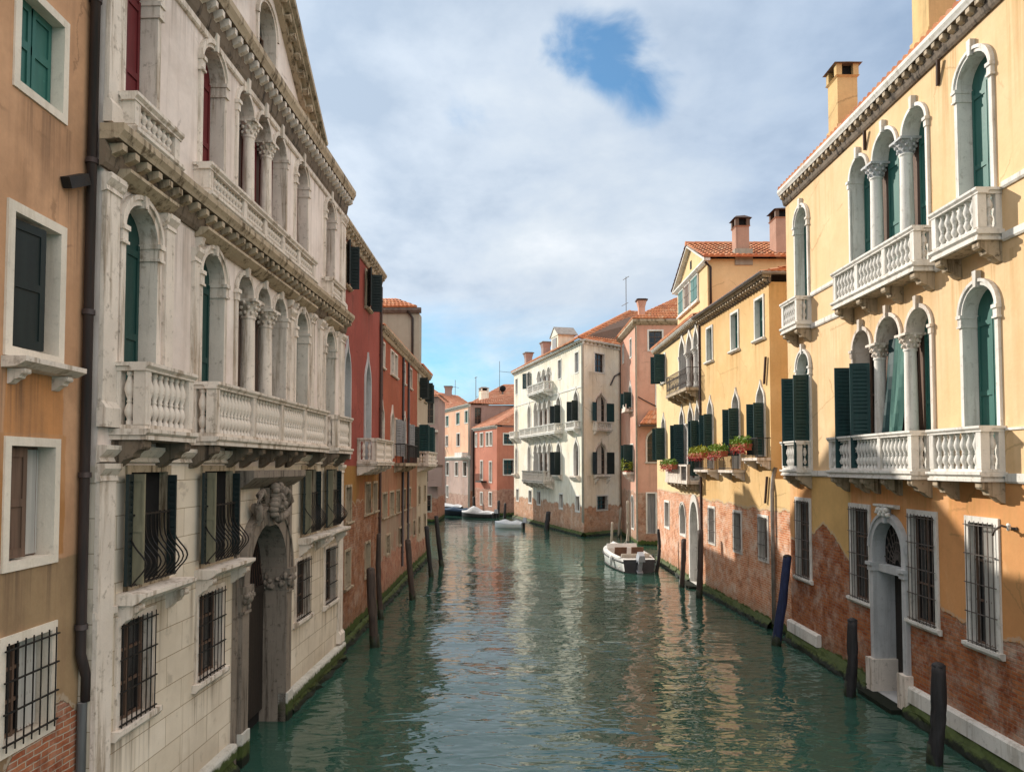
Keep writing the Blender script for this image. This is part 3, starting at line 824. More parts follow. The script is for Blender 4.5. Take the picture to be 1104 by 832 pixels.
def pair(u0, u1, z0, z1, al, ar, mat='dkgreen', y=-.06):
    c = (u0 + u1) / 2
    return [dict(r=(u0, c, z0, z1), h='l', a=al, m=mat, y=y), dict(r=(c, u1, z0, z1), h='r', a=ar, m=mat, y=y)]


BAL = {}


def baluster_mesh(h, r, mat):
    k = (round(h, 3), round(r, 3), mat)
    if k not in BAL:
        mb = MB()
        p = [(.62, 0), (.62, .07), (.42, .09), (.5, .12), (.86, .2), (.92, .27), (.6, .37), (.42, .405), (.56, .425), (.56, .445), (.42, .465), (.72, .55), (1.0, .66), (.86, .74), (.5, .86), (.40, .91), (.6, .93), (.6, 1.0)]
        mb.lathe(0, 0, [(r * a, h * b) for a, b in p], 12, mat)
        BAL[k] = mb.mesh('baluster')
    return BAL[k]


def console(mb, u, wd, proj, zt, hh, mat):
    pts = [(0, zt), (-proj, zt), (-proj, zt - hh * .22), (-proj * .94, zt - hh * .32), (-proj * .80, zt - hh * .36), (-proj * .70, zt - hh * .46), (-proj * .66, zt - hh * .6),
           (-proj * .52, zt - hh * .66), (-proj * .40, zt - hh * .70), (-proj * .30, zt - hh * .82), (-proj * .14, zt - hh * .96), (0, zt - hh)]
    mb.prof(pts, u - wd / 2, u + wd / 2, mat)
    mb.tube([(u - wd / 2 - .008, -proj * .88, zt - hh * .2), (u + wd / 2 + .008, -proj * .88, zt - hh * .2)], hh * .13, 8, mat)


def balcony(F, u0, u1, zb, zf, zr, proj, piers, brackets, mat='stone', rm=None, bm=None, br=.20, bh=.34, spacing=.135, ends=1, name='balcony', label=None, solid=False):
    """slab zb..zf, rail top zr, balusters between piers (u positions), consoles below"""
    rm = rm or mat
    mb = MB(); e = .045
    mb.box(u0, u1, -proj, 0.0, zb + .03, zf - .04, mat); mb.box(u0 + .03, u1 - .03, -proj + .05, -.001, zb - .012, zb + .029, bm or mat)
    mb.prof([(-proj - e, zf), (-proj - e, zf - .045), (-proj - .01, zf - .075), (0, zf - .075), (0, zf)], u0 - e, u1 + e, mat)
    mb.prof([(-proj - .02, zb + .05), (-proj - .02, zb), (0, zb), (0, zb + .05)], u0 - .02, u1 + .02, mat)
    pw = .13
    ys = -proj + .02
    mb.box(u0 + .01, u1 - .01, ys, ys + pw, zf + .002, zf + .05, mat)
    for uu in piers:
        a0 = min(max(uu - pw / 2, u0), u1 - pw); mb.box(a0, a0 + pw, ys - .008, ys + pw + .008, zf + .05, zr - .10, mat)
    for a0 in (u0, u1 - pw):
        if ends: mb.box(a0 + .012, a0 + pw - .012, -.10, 0.0, zf + .002, zr - .10, mat)
        if ends: mb.box(a0 + .01, a0 + pw - .01, ys + pw, -.0, zf + .002, zf + .05, mat)
    o = F.part(name, mb, label)
    rb = MB(); ht = zr - .10
    pr = [(ys - .055, zr), (ys - .055, zr - .04), (ys - .02, zr - .075), (ys - .02, ht), (ys + pw + .02, ht), (ys + pw + .02, zr - .075), (ys + pw + .05, zr - .04), (ys + pw + .05, zr)]
    rb.prof(pr, u0 - .035, u1 + .035, rm)
    if ends:
        for a0 in (u0, u1 - pw):
            rb.box(a0 - .035, a0 + pw + .035, ys + pw + .052, 0, zr - .045, zr - .001, rm); rb.box(a0 - .002, a0 + pw + .002, ys + pw + .022, 0, ht, zr - .0455, rm)
    F.sub('rail', rb, o)
    if brackets:
        for uu in brackets:
            kb = MB(); console(kb, uu, br, proj * .93, zb - .013, bh, bm or mat); F.sub('bracket', kb, o)
    h = ht - zf - .05; me = baluster_mesh(h, min(.062, spacing * .46), mat)
    ps = sorted(piers); yb = ys + pw / 2

    def put(uu, yy):
        b = bpy.data.objects.new('baluster', me); COL.objects.link(b); b.parent = o; b.location = (uu, yy, zf + .05)
    if solid: return o
    for p, q in zip(ps[:-1], ps[1:]):
        a0, a1 = max(p, u0 + pw / 2) + pw / 2, min(q, u1 - pw / 2) - pw / 2
        n = max(1, int(round((a1 - a0) / spacing)))
        for k in range(n): put(a0 + (a1 - a0) * (k + .5) / n, yb)
    if ends:
        dl = proj - pw - .12
        n = max(1, int(round(dl / .16)))
        for a0 in (u0, u1 - pw):
            for k in range(n): put(a0 + pw / 2, ys + pw + .0 + dl * (k + .5) / n)
    return o


def column(F, parent, u, y, z0, zs, r, mat='stone', capmat=None, cap=.26):
    capmat = capmat or mat
    mb = MB(); zc = zs - cap
    mb.box(u - r * 1.35, u + r * 1.35, y - r * 1.35, y + r * 1.35, z0, z0 + .07, mat)
    mb.lathe(u, y, [(r * 1.3, z0 + .07), (r * 1.3, z0 + .1), (r * 1.08, z0 + .13), (r * 1.2, z0 + .17), (r, z0 + .2), (r, z0 + .5), (r * .86, zc - .05), (r * .86, zc - .045), (r * 1.0, zc - .03), (r * 1.0, zc)], 16, mat)
    o = F.sub('column', mb, parent) if parent is not None else F.part('column', mb)
    if parent is None or True:
        cb = MB()
        cb.lathe(u, y, [(r * .92, zc), (r * 1.0, zc + cap * .3), (r * 1.18, zc + cap * .62), (r * 1.5, zc + cap * .82), (r * 1.5, zc + cap * .84)], 12, capmat)
        cb.box(u - r * 1.6, u + r * 1.6, y - r * 1.6, y + r * 1.6, zc + cap * .84, zs, capmat)
        for lv, rr, sz in ((.22, 1.08, .24), (.52, 1.28, .26), (.78, 1.5, .26)):
            for k in range(8):
                a = math.pi / 4 * k + (.39 if lv == .52 else 0)
                cb.blob((u + r * rr * math.cos(a), y + r * rr * math.sin(a), zc + cap * lv), (r * sz, r * sz, cap * .13), capmat, 6, 4)
        F.sub('capital', cb, parent if parent is not None else o)
    return o


def arcade(F, bays, z0, zs, kind, rise=None, r=.085, fm='stone', depth=.28, fill='dark', colmat='stone', capmat=None, frame=.10, proud=.05, name='arcade', label=None, key=None, leaves=None, cap=.26, muntin='brownwood', end_imposts=True, coly=.10):
    """row of arches carried on columns as one opening"""
    pts = [(bays[0][0], z0), (bays[-1][1], z0)]
    for (a, b) in reversed(bays):
        h = rise if rise else (b - a) / 2
        o = outline(kind, a, b, z0, zs, zs + h)
        pts += o[2:]
    # drop doubled points
    F.holes.append(pts)
    mb = MB(); n = len(pts); b0 = len(mb.v)
    mb.v += [(u, depth, z) for u, z in pts] + [(u, -proud * .2, z) for u, z in pts]
    for i in range(n):
        j = (i + 1) % n
        mb.quadf((b0 + i, b0 + j, b0 + n + j, b0 + n + i), fm)
    for bi, (a, b) in enumerate(bays):
        h = rise if rise else (b - a) / 2
        inn = outline(kind, a, b, z0, zs, zs + h)
        out = grow(kind, a, b, z0, zs, zs + h, frame)
        m_ = len(inn); k = len(mb.v); q = bi * .0013
        for ring_, y in ((inn, 0.0), (inn, -proud - q), (out, -proud - q), (out, 0.012)):
            mb.v += [(u, y, z) for u, z in ring_]
        first, last = bi == 0, bi == len(bays) - 1
        for i in range(m_):
            j = (i + 1) % m_
            if i == 0: continue
            if i == 1 and not last: continue
            if i == m_ - 1 and not first: continue
            for w_ in range(3):
                mb.quadf((k + w_ * m_ + i, k + w_ * m_ + j, k + (w_ + 1) * m_ + j, k + (w_ + 1) * m_ + i), fm)
        if key:
            c = (a + b) / 2
            mb.extr([(c - key * .36, zs + h - .03), (c + key * .36, zs + h - .03), (c + key * .55, zs + h + frame + .16), (c - key * .55, zs + h + frame + .16)], -proud - .05, 0.01, fm)
    if end_imposts:
        for (a0, a1) in ((bays[0][0] - frame - .03, bays[0][0] + .02), (bays[-1][1] - .02, bays[-1][1] + frame + .03)):
            mb.box(a0, a1, -proud - .045, depth * .9, zs - .05, zs + .01, fm); mb.box(a0 + .015, a1 - .015, -proud - .022, depth * .9, zs - .17, zs - .05, fm)
    o = F.part(name, mb, label)
    for (p, q) in zip(bays[:-1], bays[1:]):
        column(F, o, (p[1] + q[0]) / 2, coly, z0, zs, r, colmat, capmat, cap)
    for bi, (a, b) in enumerate(bays):
        h = rise if rise else (b - a) / 2
        inn = outline(kind, a, b, z0, zs, zs + h)
        pb = MB(); fl = fill[bi] if isinstance(fill, (list, tuple)) else fill
        if fl == 'glass':
            pb.poly([(u, depth - .012, z) for u, z in inn], 'glass'); c = (a + b) / 2
            for uu in (a + .02, c - .016, b - .05): pb.box(uu, uu + .032, depth - .05, depth - .013, z0, zs, muntin)
            for q in (.3, .62, .985): pb.box(a, b, depth - .045, depth - .014, z0 + (zs - z0) * q, z0 + (zs - z0) * q + .032, muntin)
            F.sub('pane', pb, o)
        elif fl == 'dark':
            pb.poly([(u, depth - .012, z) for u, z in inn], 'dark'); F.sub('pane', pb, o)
        else:
            c = (a + b) / 2; yb = depth - .07
            pb.extr(inn, yb, depth - .015, fl)
            for (a0, a1) in ((a + .02, c - .012), (c + .012, b - .02)):
                for q in (0, .48, .93): pb.box(a0, a1, yb - .018, yb - .001, z0 + (zs - z0) * q, z0 + (zs - z0) * q + .09, fl)
                pb.box(a0, a0 + .05, yb - .0185, yb - .0015, z0, zs, fl); pb.box(a1 - .05, a1, yb - .0185, yb - .0015, z0, zs, fl)
            pb.box(c - .006, c + .006, yb - .003, yb + .001, z0, zs, 'dark')
            F.sub('shutter_pair', pb, o)
    # dark strip closing the gaps behind the columns
    gb = MB()
    for (p, q) in zip(bays[:-1], bays[1:]): gb.box(p[1] - .002, q[0] + .002, depth - .06, depth - .02, z0, zs + .05, muntin)
    if gb.f: F.sub('mullion', gb, o)
    return o


def cornice(F, u0, u1, zb, zt, proj, mat, mod=None, modmat=None, low=None, returns=True, name='cornice'):
    """moulded cornice with a row of modillions below its shelf"""
    mb = MB(); h = zt - zb
    mb.prof([(-proj, zt), (-proj, zt - h * .16), (-proj * .86, zt - h * .28), (-proj * .80, zt - h * .36), (0, zt - h * .38), (0, zt)], u0, u1, mat)
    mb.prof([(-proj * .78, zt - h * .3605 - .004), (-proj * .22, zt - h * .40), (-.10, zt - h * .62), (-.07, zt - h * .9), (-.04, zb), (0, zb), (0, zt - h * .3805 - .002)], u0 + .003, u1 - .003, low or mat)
    if mod:
        sp, mw, mh = mod; n = max(2, int((u1 - u0) / sp)); mm = modmat or mat
        for k in range(n):
            uu = u0 + (u1 - u0) * (k + .5) / n; zt2 = zt - h * .40 - .004
            mb.prof([(-proj * .78, zt2), (-proj * .78, zt2 - mh * .45), (-proj * .62, zt2 - mh * .6), (-proj * .35, zt2 - mh * .75), (-.06, zt2 - mh), (-.06, zt2)], uu - mw / 2, uu + mw / 2, mm)
    return F.part(name, mb)


def chimney(mb, x, y, z0, z1, w, d, body, style='hat', capm='lead'):
    mb.box(x - w / 2, x + w / 2, y - d / 2, y + d / 2, z0, z1 - .55, body)
    if style == 'hat':
        mb.taper(x - w / 2, x + w / 2, y - d / 2, y + d / 2, z1 - .549, z1 - .5, .05, body)
        for sx in (-1, 1):
            for sy in (-1, 1): mb.box(x + sx * w * .42 - .07, x + sx * w * .42 + .07, y + sy * d * .42 - .07, y + sy * d * .42 + .07, z1 - .499, z1 - .2, body if capm == 'lead' else 'brownwood')
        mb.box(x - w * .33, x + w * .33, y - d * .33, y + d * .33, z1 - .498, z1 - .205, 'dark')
        k = len(mb.v); e = .10
        mb.v += [(x - w / 2 - e, y - d / 2 - e, z1 - .2), (x + w / 2 + e, y - d / 2 - e, z1 - .2), (x + w / 2 + e, y + d / 2 + e, z1 - .2), (x - w / 2 - e, y + d / 2 + e, z1 - .2), (x - .04, y - d * .3, z1), (x + .04, y + d * .3, z1)]
        for q in ((0, 1, 4), (1, 2, 5, 4), (2, 3, 5), (3, 0, 4, 5), (3, 2, 1, 0)): mb.quadf([k + i for i in q], capm)
    elif style == 'flare':
        mb.taper(x - w / 2, x + w / 2, y - d / 2, y + d / 2, z1 - .549, z1 - .12, .10, body)
        mb.box(x - w / 2 - .16, x + w / 2 + .16, y - d / 2 - .16, y + d / 2 + .16, z1 - .119, z1 - .04, capm)
        mb.box(x - w / 2 - .08, x + w / 2 + .08, y - d / 2 - .08, y + d / 2 + .08, z1 - .0399, z1, capm)
    else:
        mb.box(x - w / 2 - .05, x + w / 2 + .05, y - d / 2 - .05, y + d / 2 + .05, z1 - .549, z1 - .42, body)
        mb.box(x - w / 2, x + w / 2, y - d / 2, y + d / 2, z1 - .4199, z1 - .12, 'brownwood')
        mb.box(x - w / 2 - .1, x + w / 2 + .1, y - d / 2 - .1, y + d / 2 + .1, z1 - .1199, z1, capm)


def downpipe(F, u, z0, z1, y=-.07, r=.05, mat='pipe', name='downpipe'):
    mb = MB(); mb.tube([(u, y, z0), (u, y, z1)], r, 8, mat)
    z = z0 + .6
    while z < z1: mb.tube([(u, y, z - .03), (u, y, z + .03)], r * 1.25, 8, mat); mb.box(u - .015, u + .015, y, .0, z - .012, z + .012, mat); z += 1.9
    return F.part(name, mb)



def footing(F, u0, u1, z, out=.2):
    """uneven weedy stone courses at the waterline"""
    mb = MB(); rnd = random.Random(int(u0 * 31 + u1 * 57)); n = max(2, int((u1 - u0) / .22)); b = 0; m_ = 7
    for i in range(n + 1):
        u = u0 + (u1 - u0) * i / n; j = lambda k: (rnd.random() - .5) * k
        ring_ = [(0, z + j(.05)), (-out * .35 + j(.05), z - .03 + j(.06)), (-out * .6 + j(.06), z - .12 + j(.05)), (-out * .75 + j(.08), z * .45 + j(.06)), (-out + j(.09), .03 + j(.06)), (-out * 1.15 + j(.06), -.15), (-out * 1.2, -.5)]
        mb.v += [(u, y_, z_) for y_, z_ in ring_]
    for i in range(n):
        for k in range(m_ - 1): mb.quadf((i * m_ + k, i * m_ + k + 1, (i + 1) * m_ + k + 1, (i + 1) * m_ + k), 'footing')
    return F.part('footing', mb)


# ================================================================== WATER
wb = MB()
wb.poly([(-400, -60, 0), (400, -60, 0), (400, 900, 0), (-400, 900, 0)], 'water')
tag(link('canal_water', wb.mesh('canal_water')), 'green canal water with ripples', None, None, 'structure')

# ================================================================== PALACE (left, white)
H1 = House('white_palace', 'tall off-white stone palace with arched windows, long balconies and a gabled cornice', 'palace', (-4.75, 8.5), (-4.44, 19.4))
F = H1.main
UC = [(.42, 1.18), (2.52, 3.30), (3.87, 4.55), (4.74, 5.42), (5.61, 6.29), (6.95, 7.72), (9.16, 9.94)]
# piano nobile
for i, (a, b) in enumerate([UC[0], UC[1], UC[5], UC[6]]):
    window(F, 'round', a, b, 5.44, 8.28, 7.90, .10, .05, .27, 'stone', False, 'green', key=.11, imposts=True)
arcade(F, UC[2:5], 5.44, 7.94, 'round', None, .135, 'stone', .34, ['glass', 'glass', 'glass'], 'stone', 'stone', .08, .05, key=.11, cap=.30, coly=.09)
# top floor
UT = [(a - .08, b - .10) for a, b in UC]
for i, (a, b) in enumerate([UT[0], UT[1], UT[5], UT[6]]):
    window(F, 'round', a, b, 9.02, 11.46, 11.12, .085, .045, .27, 'stone', False, 'wine', key=.09, imposts=True)
arcade(F, UT[2:5], 9.02, 11.13, 'round', None, .115, 'stone', .32, 'wine', 'stone', 'stone', .07, .045, key=.09, cap=.26, coly=.09)
# mezzanine windows with open leaves and swelling ironwork
for (a, b), g in (((.68, 1.60), 0), ((2.74, 3.78), 0), ((7.58, 8.5), 1), ((9.34, 10.3), 1)):
    window(F, 'rect', a, b, 3.52, 4.92, None, .09, .03, .10, 'stone_dirty_shade', True, 'dark', shut=[dict(r=(a - .01, a + .15, 3.55, 4.90), h='l', a=84, m='tan', y=-.035, s=False), dict(r=(a - .05, a + .16, 3.56, 4.90), h='l', a=166, m='blackgreen', y=-.05), dict(r=(b - .10, b + .01, 3.56, 4.88), h='r', a=98, m='blackgreen', y=-.035)],
           grille=('belly', 3.53, 4.42), name='mezzanine_window')
    sb = MB(); sb.prof([(-.34, 3.47), (-.34, 3.42), (-.27, 3.36), (-.20, 3.33), (0, 3.33), (0, 3.47)], a - .24, b + .24, 'stone')
    o = F.part('window_shelf', sb)
    for uu in (a - .12, b + .12):
        kb = MB(); console(kb, uu, .13, .26, 3.328, .26, 'stone'); F.sub('bracket', kb, o)
# ground floor grilled windows
for (a, b, z0, z1) in ((.53, 1.27, 1.86, 3.10), (2.62, 3.45, 1.80, 3.06), (7.20, 8.06, 1.74, 2.98), (9.37, 10.25, 1.68, 3.0)):
    window(F, 'rect', a, b, z0, z1, None, .085, .03, .15, 'stone', True, 'glass', grille='flat', sill=(.11, .12), name='grilled_window')
# water gate
PO = (4.32, 6.26)
pw_ = window(F, 'round', PO[0], PO[1], -.35, 3.95, 2.98, .30, .13, .40, 'carved', False, None, name='water_gate')
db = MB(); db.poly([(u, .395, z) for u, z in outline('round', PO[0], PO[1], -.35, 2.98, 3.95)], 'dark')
db.box(PO[0], PO[1], .30, .39, 2.55, 2.68, 'doorwood')
for k in range(15):
    uu = PO[0] + .08 + k * .127
    db.tube([(uu, .33, 2.68), (uu + (5.29 - uu) * .25, .33, 3.3), (5.29 + (uu - 5.29) * .35, .33, 3.9)], .012, 4, 'rust')
db.box(PO[0] + .02, 5.1, .35, .38, .25, 2.55, 'doorwood'); db.box(5.5, PO[1] - .02, .33, .36, .25, 2.55, 'doorwood')
for k in range(4): db.box(PO[0] + .1, 5.02, .335, .3495, .4 + k * .54, .8 + k * .54, 'brownwood')
F.sub('door', db, pw_)
for c0, c1 in ((PO[0] - .36, PO[0] + .03), (PO[1] - .03, PO[1] + .36)):
    cb = MB()
    cb.box(c0, c1, -.20, .385, 2.86, 2.98, 'carved'); cb.box(c0 + .04, c1 - .04, -.17, .38, 2.52, 2.56, 'carved')
    cb.taper(c0 + .02, c1 - .02, -.13, .36, 2.56, 2.86, .035, 'carved')
    for k in range(26):
        side = k % 2; q = random.random(); zz_ = 2.60 + .24 * random.random()
        px_ = c0 + .02 + q * (c1 - c0 - .04); py_ = -.15 - .05 * (zz_ - 2.6) / .24
        if side: px_, py_ = (c1 + .01 if c0 < 5 else c0 - .01), -.12 + .44 * q
        cb.blob((px_, py_, zz_), (.035 + .03 * random.random(), .035 + .03 * random.random(), .03 + .05 * random.random()), 'carved', 7, 5, .5)
    F.sub('capital', cb, pw_)
jb = MB()
for c0, c1 in ((PO[0] - .42, PO[0] - .30), (PO[1] + .30, PO[1] + .44)): jb.box(c0, c1, -.07, 0, -.2, 4.9, 'carved')
for c0, c1 in ((PO[0] - .32, PO[0] + .0), (PO[1], PO[1] + .32)): jb.box(c0, c1 - .002, -.17, .02, -.4, .55, 'plinth')
F.part('gate_pilaster', jb)
kb = MB()                                         # carved mask on the keystone with scrolls beside it
kb.prof([(-.34, 4.92), (-.34, 4.80), (-.22, 4.70), (-.10, 4.62), (0, 4.60), (0, 4.92)], PO[0] - .42, PO[1] + .44, 'carved')
c = 5.30
kb.blob((c, -.26, 4.32), (.17, .15, .23), 'carved', 12, 9, .06); kb.blob((c, -.40, 4.30), (.035, .06, .06), 'carved')
for sx in (-1, 1):
    kb.blob((c + sx * .065, -.385, 4.38), (.045, .03, .028), 'carved'); kb.blob((c + sx * .08, -.36, 4.25), (.06, .05, .05), 'carved')
    for k in range(7): kb.blob((c + sx * (.12 + .04 * math.sin(k)), -.24, 4.12 + k * .085), (.075, .10, .075), 'carved', 7, 5, .3)
    kb.tube([(c + sx * .62, -.12, 4.0), (c + sx * .78, -.2, 4.12), (c + sx * .86, -.22, 4.3), (c + sx * .78, -.2, 4.48), (c + sx * .62, -.2, 4.55), (c + sx * .52, -.2, 4.45), (c + sx * .58, -.2, 4.36)], .075, 8, 'carved', .05)
    for k in range(4): kb.blob((c + sx * (.5 + k * .09), -.12, 4.1 + .05 * k), (.08, .08, .1), 'carved', 7, 5, .3)
kb.blob((c, -.38, 4.20), (.05, .03, .02), 'carved'); kb.blob((c, -.28, 4.06), (.10, .11, .12), 'carved', 9, 7, .2)
for k in range(6): kb.blob((c + (k - 2.5) * .06, -.28, 4.55 + .03 * (k % 2)), (.055, .08, .06), 'carved', 7, 5, .2)
kb.extr([(c - .13, 3.9), (c + .13, 3.9), (c + .2, 4.6), (c - .2, 4.6)], -.16, 0.0, 'carved')
F.part('carved_keystone', kb)
# wall with gable
PED = (2.45, 5.10, 7.75)
window(F, 'round', 4.66, 5.52, 12.5, 13.62, 13.19, .08, .04, .25, 'stone', False, 'glass', name='gable_window')
outer = [(0, -.6), (10.88, -.6), (10.88, 12.2), (PED[2], 12.2), (PED[1], 14.32), (PED[0], 12.2), (0, 12.2)]
F.wall(outer, 'pal_wall', 9.5)
# mouldings
sb = MB(); sb.prof([(-.13, 5.24), (-.13, 5.19), (-.08, 5.13), (-.04, 5.10), (-.06, 5.05), (0, 5.03), (0, 5.24)], -.03, PO[0] - .45, 'stone'); F.part('belt_course', sb)
sb = MB(); sb.prof([(-.13, 5.24), (-.13, 5.19), (-.08, 5.13), (-.04, 5.10), (-.06, 5.05), (0, 5.03), (0, 5.24)], PO[1] + .46, 10.9, 'stone'); F.part('belt_course', sb)
sb = MB(); sb.prof([(-.04, 3.34), (-.04, 3.26), (0, 3.25), (0, 3.34)], -.03, .42, 'stone'); F.part('belt_course', sb)
cornice(F, -.10, 10.96, 8.46, 8.95, .29, 'stone_dirty_shade', (.27, .10, .17), 'stone_dirty_shade', 'stone_shade', name='middle_cornice')
cornice(F, -.08, 10.94, 11.62, 12.26, .30, 'stone_dirty_shade', (.235, .09, .20), 'stone', 'stone_shade', name='top_cornice')
ab = MB(); ab.prof([(-.05, 11.61), (-.05, 11.52), (-.03, 11.50), (0, 11.5), (0, 11.61)], -.03, 10.9, 'stone'); F.part('belt_course', ab)
for (a, b) in ((.20, 1.42), (2.32, 6.6), (6.78, 7.92), (8.95, 10.15)):
    hb = MB(); hb.prof([(-.21, 8.53), (-.21, 8.49), (-.12, 8.42), (-.05, 8.38), (0, 8.38), (0, 8.53)], a, b, 'stone_dirty_shade')
    for uu in (a + .07, b - .07): hb.prof([(-.12, 8.379), (-.09, 8.28), (-.03, 8.22), (0, 8.22), (0, 8.379)], uu - .05, uu + .05, 'stone')
    F.part('window_hood', hb)
for (a, b, z0, z1) in ((-.02, .27, 5.45, 8.40), (1.40, 1.62, 5.45, 8.40), (2.24, 2.40, 5.45, 8.20), (6.52, 6.76, 5.45, 8.20), (7.96, 8.2, 5.45, 8.4), (8.62, 8.86, 5.45, 8.4), (10.5, 10.88, 5.45, 8.4), (-.02, .27, 9.0, 11.5), (10.5, 10.88, 9.0, 11.5), (-.02, .3, .5, 5.03), (10.5, 10.89, .5, 5.03)):
    pb = MB(); pb.box(a, b, -.055, 0, z0, z1, 'stone')
    pb.prof([(-.11, z0 + .22), (-.11, z0), (0, z0), (0, z0 + .22), (-.055, z0 + .30)], a - .02, b + .02, 'stone')
    pb.prof([(-.12, z1), (-.12, z1 - .06), (-.06, z1 - .14), (-.075, z1 - .2), (0, z1 - .22), (0, z1)], a - .02, b + .02, 'stone')
    F.part('pilaster', pb)
# gable cornice
for (a, b) in (((PED[0] - .25, 12.16), (PED[1], 14.32 + .04)), ((PED[2] + .25, 12.16), (PED[1], 14.32 + .04))):
    gb = MB(); A_, B_ = Vector((a[0], 0, a[1])), Vector((b[0], 0, b[1])); d = (B_ - A_); nrm = Vector((-d.z, 0, d.x)).normalized()
    if nrm.z < 0: nrm = -nrm
    for (p0, y0, h0, h1) in ((0, -.34, .10, .2), (0, -.26, .02, .0999), (0, -.12, -.12, .0199)):
        gb.extr_path([A_ + nrm * h0 + Vector((0, y0, 0)), B_ + nrm * h0 + Vector((0, y0, 0)), B_ + nrm * h1 + Vector((0, y0, 0)), A_ + nrm * h1 + Vector((0, y0, 0))], (0, .3 - y0, 0), 'stone_dirty_shade')
    n = 10
    for k in range(n):
        p = A_.lerp(B_, (k + .6) / n)
        gb.obox(p + nrm * -.04 + Vector((0, -.17, 0)), d.normalized() * .06, (0, .07, 0), nrm * .055, 'stone_dirty_shade')
    F.part('gable_cornice', gb)
rb = MB(); tiles(rb, (-.1, -.10, 12.24), (10.92, -.10, 12.24), (10.96, 5, 13.6), (-.1, 5, 13.6)); tiles(rb, (10.96, 9.6, 12.25), (-.1, 9.6, 12.25), (-.1, 5, 13.6), (10.96, 5, 13.6))
tiles(rb, (PED[2] + .2, .3, 12.4), (PED[2] + .2, 5, 12.4), (PED[1], 5, 14.5), (PED[1], -.3, 14.5)); tiles(rb, (PED[0] - .2, 5, 12.4), (PED[0] - .2, .3, 12.4), (PED[1], -.3, 14.5), (PED[1], 5, 14.5))
F.part('roof', rb)
# balconies
P_ = .42
balcony(F, .26, 1.50, 5.31, 5.44, 6.23, P_, (.26, 1.50), (.36, 1.40), 'stone', None, 'stone_shade', br=.17, bh=.32)
balcony(F, 2.22, 8.05, 5.30, 5.43, 6.22, P_, (2.22, 3.72, 5.08, 6.44, 8.05), (2.34, 3.6, 4.2, 5.08, 5.96, 6.5, 7.95), 'stone', None, 'stone_shade', br=.17, bh=.32)
balcony(F, 8.95, 10.22, 5.30, 5.43, 6.20, P_, (8.95, 10.22), (9.05, 10.12), 'stone', None, 'stone_shade', br=.17, bh=.32)
balcony(F, .20, 1.32, 8.955, 9.03, 9.46, .26, (.20, 1.32), (), 'stone', spacing=.12)
balcony(F, 2.25, 7.55, 8.955, 9.03, 9.46, .26, (2.25, 3.62, 4.55, 5.50, 6.45, 7.55), (), 'stone', spacing=.12)
balcony(F, 8.88, 9.98, 8.955, 9.03, 9.46, .26, (8.88, 9.98), (), 'stone', spacing=.12)
# plinth and footing
for (a, b) in ((-.05, PO[0] - .46), (PO[1] + .46, 10.92)):
    pb = MB(); pb.prof([(-.12, .46), (-.14, .42), (-.14, .24), (0, .24), (0, .46)], a, b, 'plinth'); F.part('plinth', pb)
    footing(F, a, b, .24, .17)

# ================================================================== BROWN HOUSE (far left edge)
H0 = House('brown_house', 'brown plastered house with white framed windows at the near end of the left bank', 'house', (-4.9, 3.6), (-4.9, 8.48))
F = H0.main; U0 = .9
window(F, 'rect', 2.72 + U0, 3.42 + U0, 8.82, 9.78, None, .09, .02, .20, 'frame_white', True, 'teal')
window(F, 'rect', 2.70 + U0, 3.44 + U0, 6.17, 7.50, None, .10, .025, .24, 'frame_white', True, 'glass', curtain=(.68, .98), shut=[dict(r=(2.72 + U0, 3.2 + U0, 6.19, 7.46), h='l', a=8, m='blackgreen', y=.05, s=False)])
window(F, 'rect', 2.74 + U0, 3.44 + U0, 4.06, 5.20, None, .09, .02, .22, 'frame_white', True, 'glass', muntin='brownwood', curtain=(.72, .98), shut=[dict(r=(2.75 + U0, 3.1 + U0, 4.08, 5.18), h='l', a=5, m='brownwood', y=.09, s=False)])
window(F, 'rect', 2.74 + U0, 3.46 + U0, 2.28, 3.26, None, .09, .02, .2, 'frame_white', True, 'glass', grille='flat', curtain=(.6, .98), name='grilled_window')
for zz_ in (8.82, 6.17, 4.06, 2.28):
    window(F, 'rect', 1.0, 1.75, zz_, zz_ + 1.1, None, .09, .02, .2, 'frame_white', True, 'glass')
sb = MB(); sb.prof([(-.24, 6.06), (-.24, 6.01), (-.14, 5.96), (0, 5.95), (0, 6.06)], 2.58 + U0, 3.60 + U0, 'stone'); o = F.part('window_shelf', sb)
for uu in (2.72 + U0, 3.42 + U0):
    kb = MB(); console(kb, uu, .10, .17, 5.948, .15, 'stone'); F.sub('bracket', kb, o)
F.wall([(0, -.6), (4.88, -.6), (4.88, 13.5), (0, 13.5)], 'brown_wall', 8)
ib = MB(); ib.obox((4.52, -.06, 8.16), (.18, -.0, .09), (0, .05, 0), (-.03, 0, .055), 'iron'); F.part('pipe_stub', ib)
rb = MB(); tiles(rb, (-.1, -.3, 13.5), (4.95, -.3, 13.5), (4.95, 5, 15), (-.1, 5, 15)); F.part('roof', rb)
pb = MB(); pb.tube([(4.80, -.07, 13.4), (4.80, -.07, 2.9), (4.86, -.08, 2.72), (4.90, -.08, 2.62), (4.90, -.08, 2.35)], .055, 10, 'pipe')
for zz_ in (12.2, 10.4, 8.5, 6.75, 4.9, 3.2): pb.tube([(4.80, -.07, zz_ - .03), (4.80, -.07, zz_ + .03)], .07, 10, 'pipe')
F.part('downpipe', pb)
pb = MB(); pb.tube([(4.87, -.06, 2.34), (4.87, -.06, -.2)], .05, 10, 'greywood'); F.part('lower_downpipe', pb)

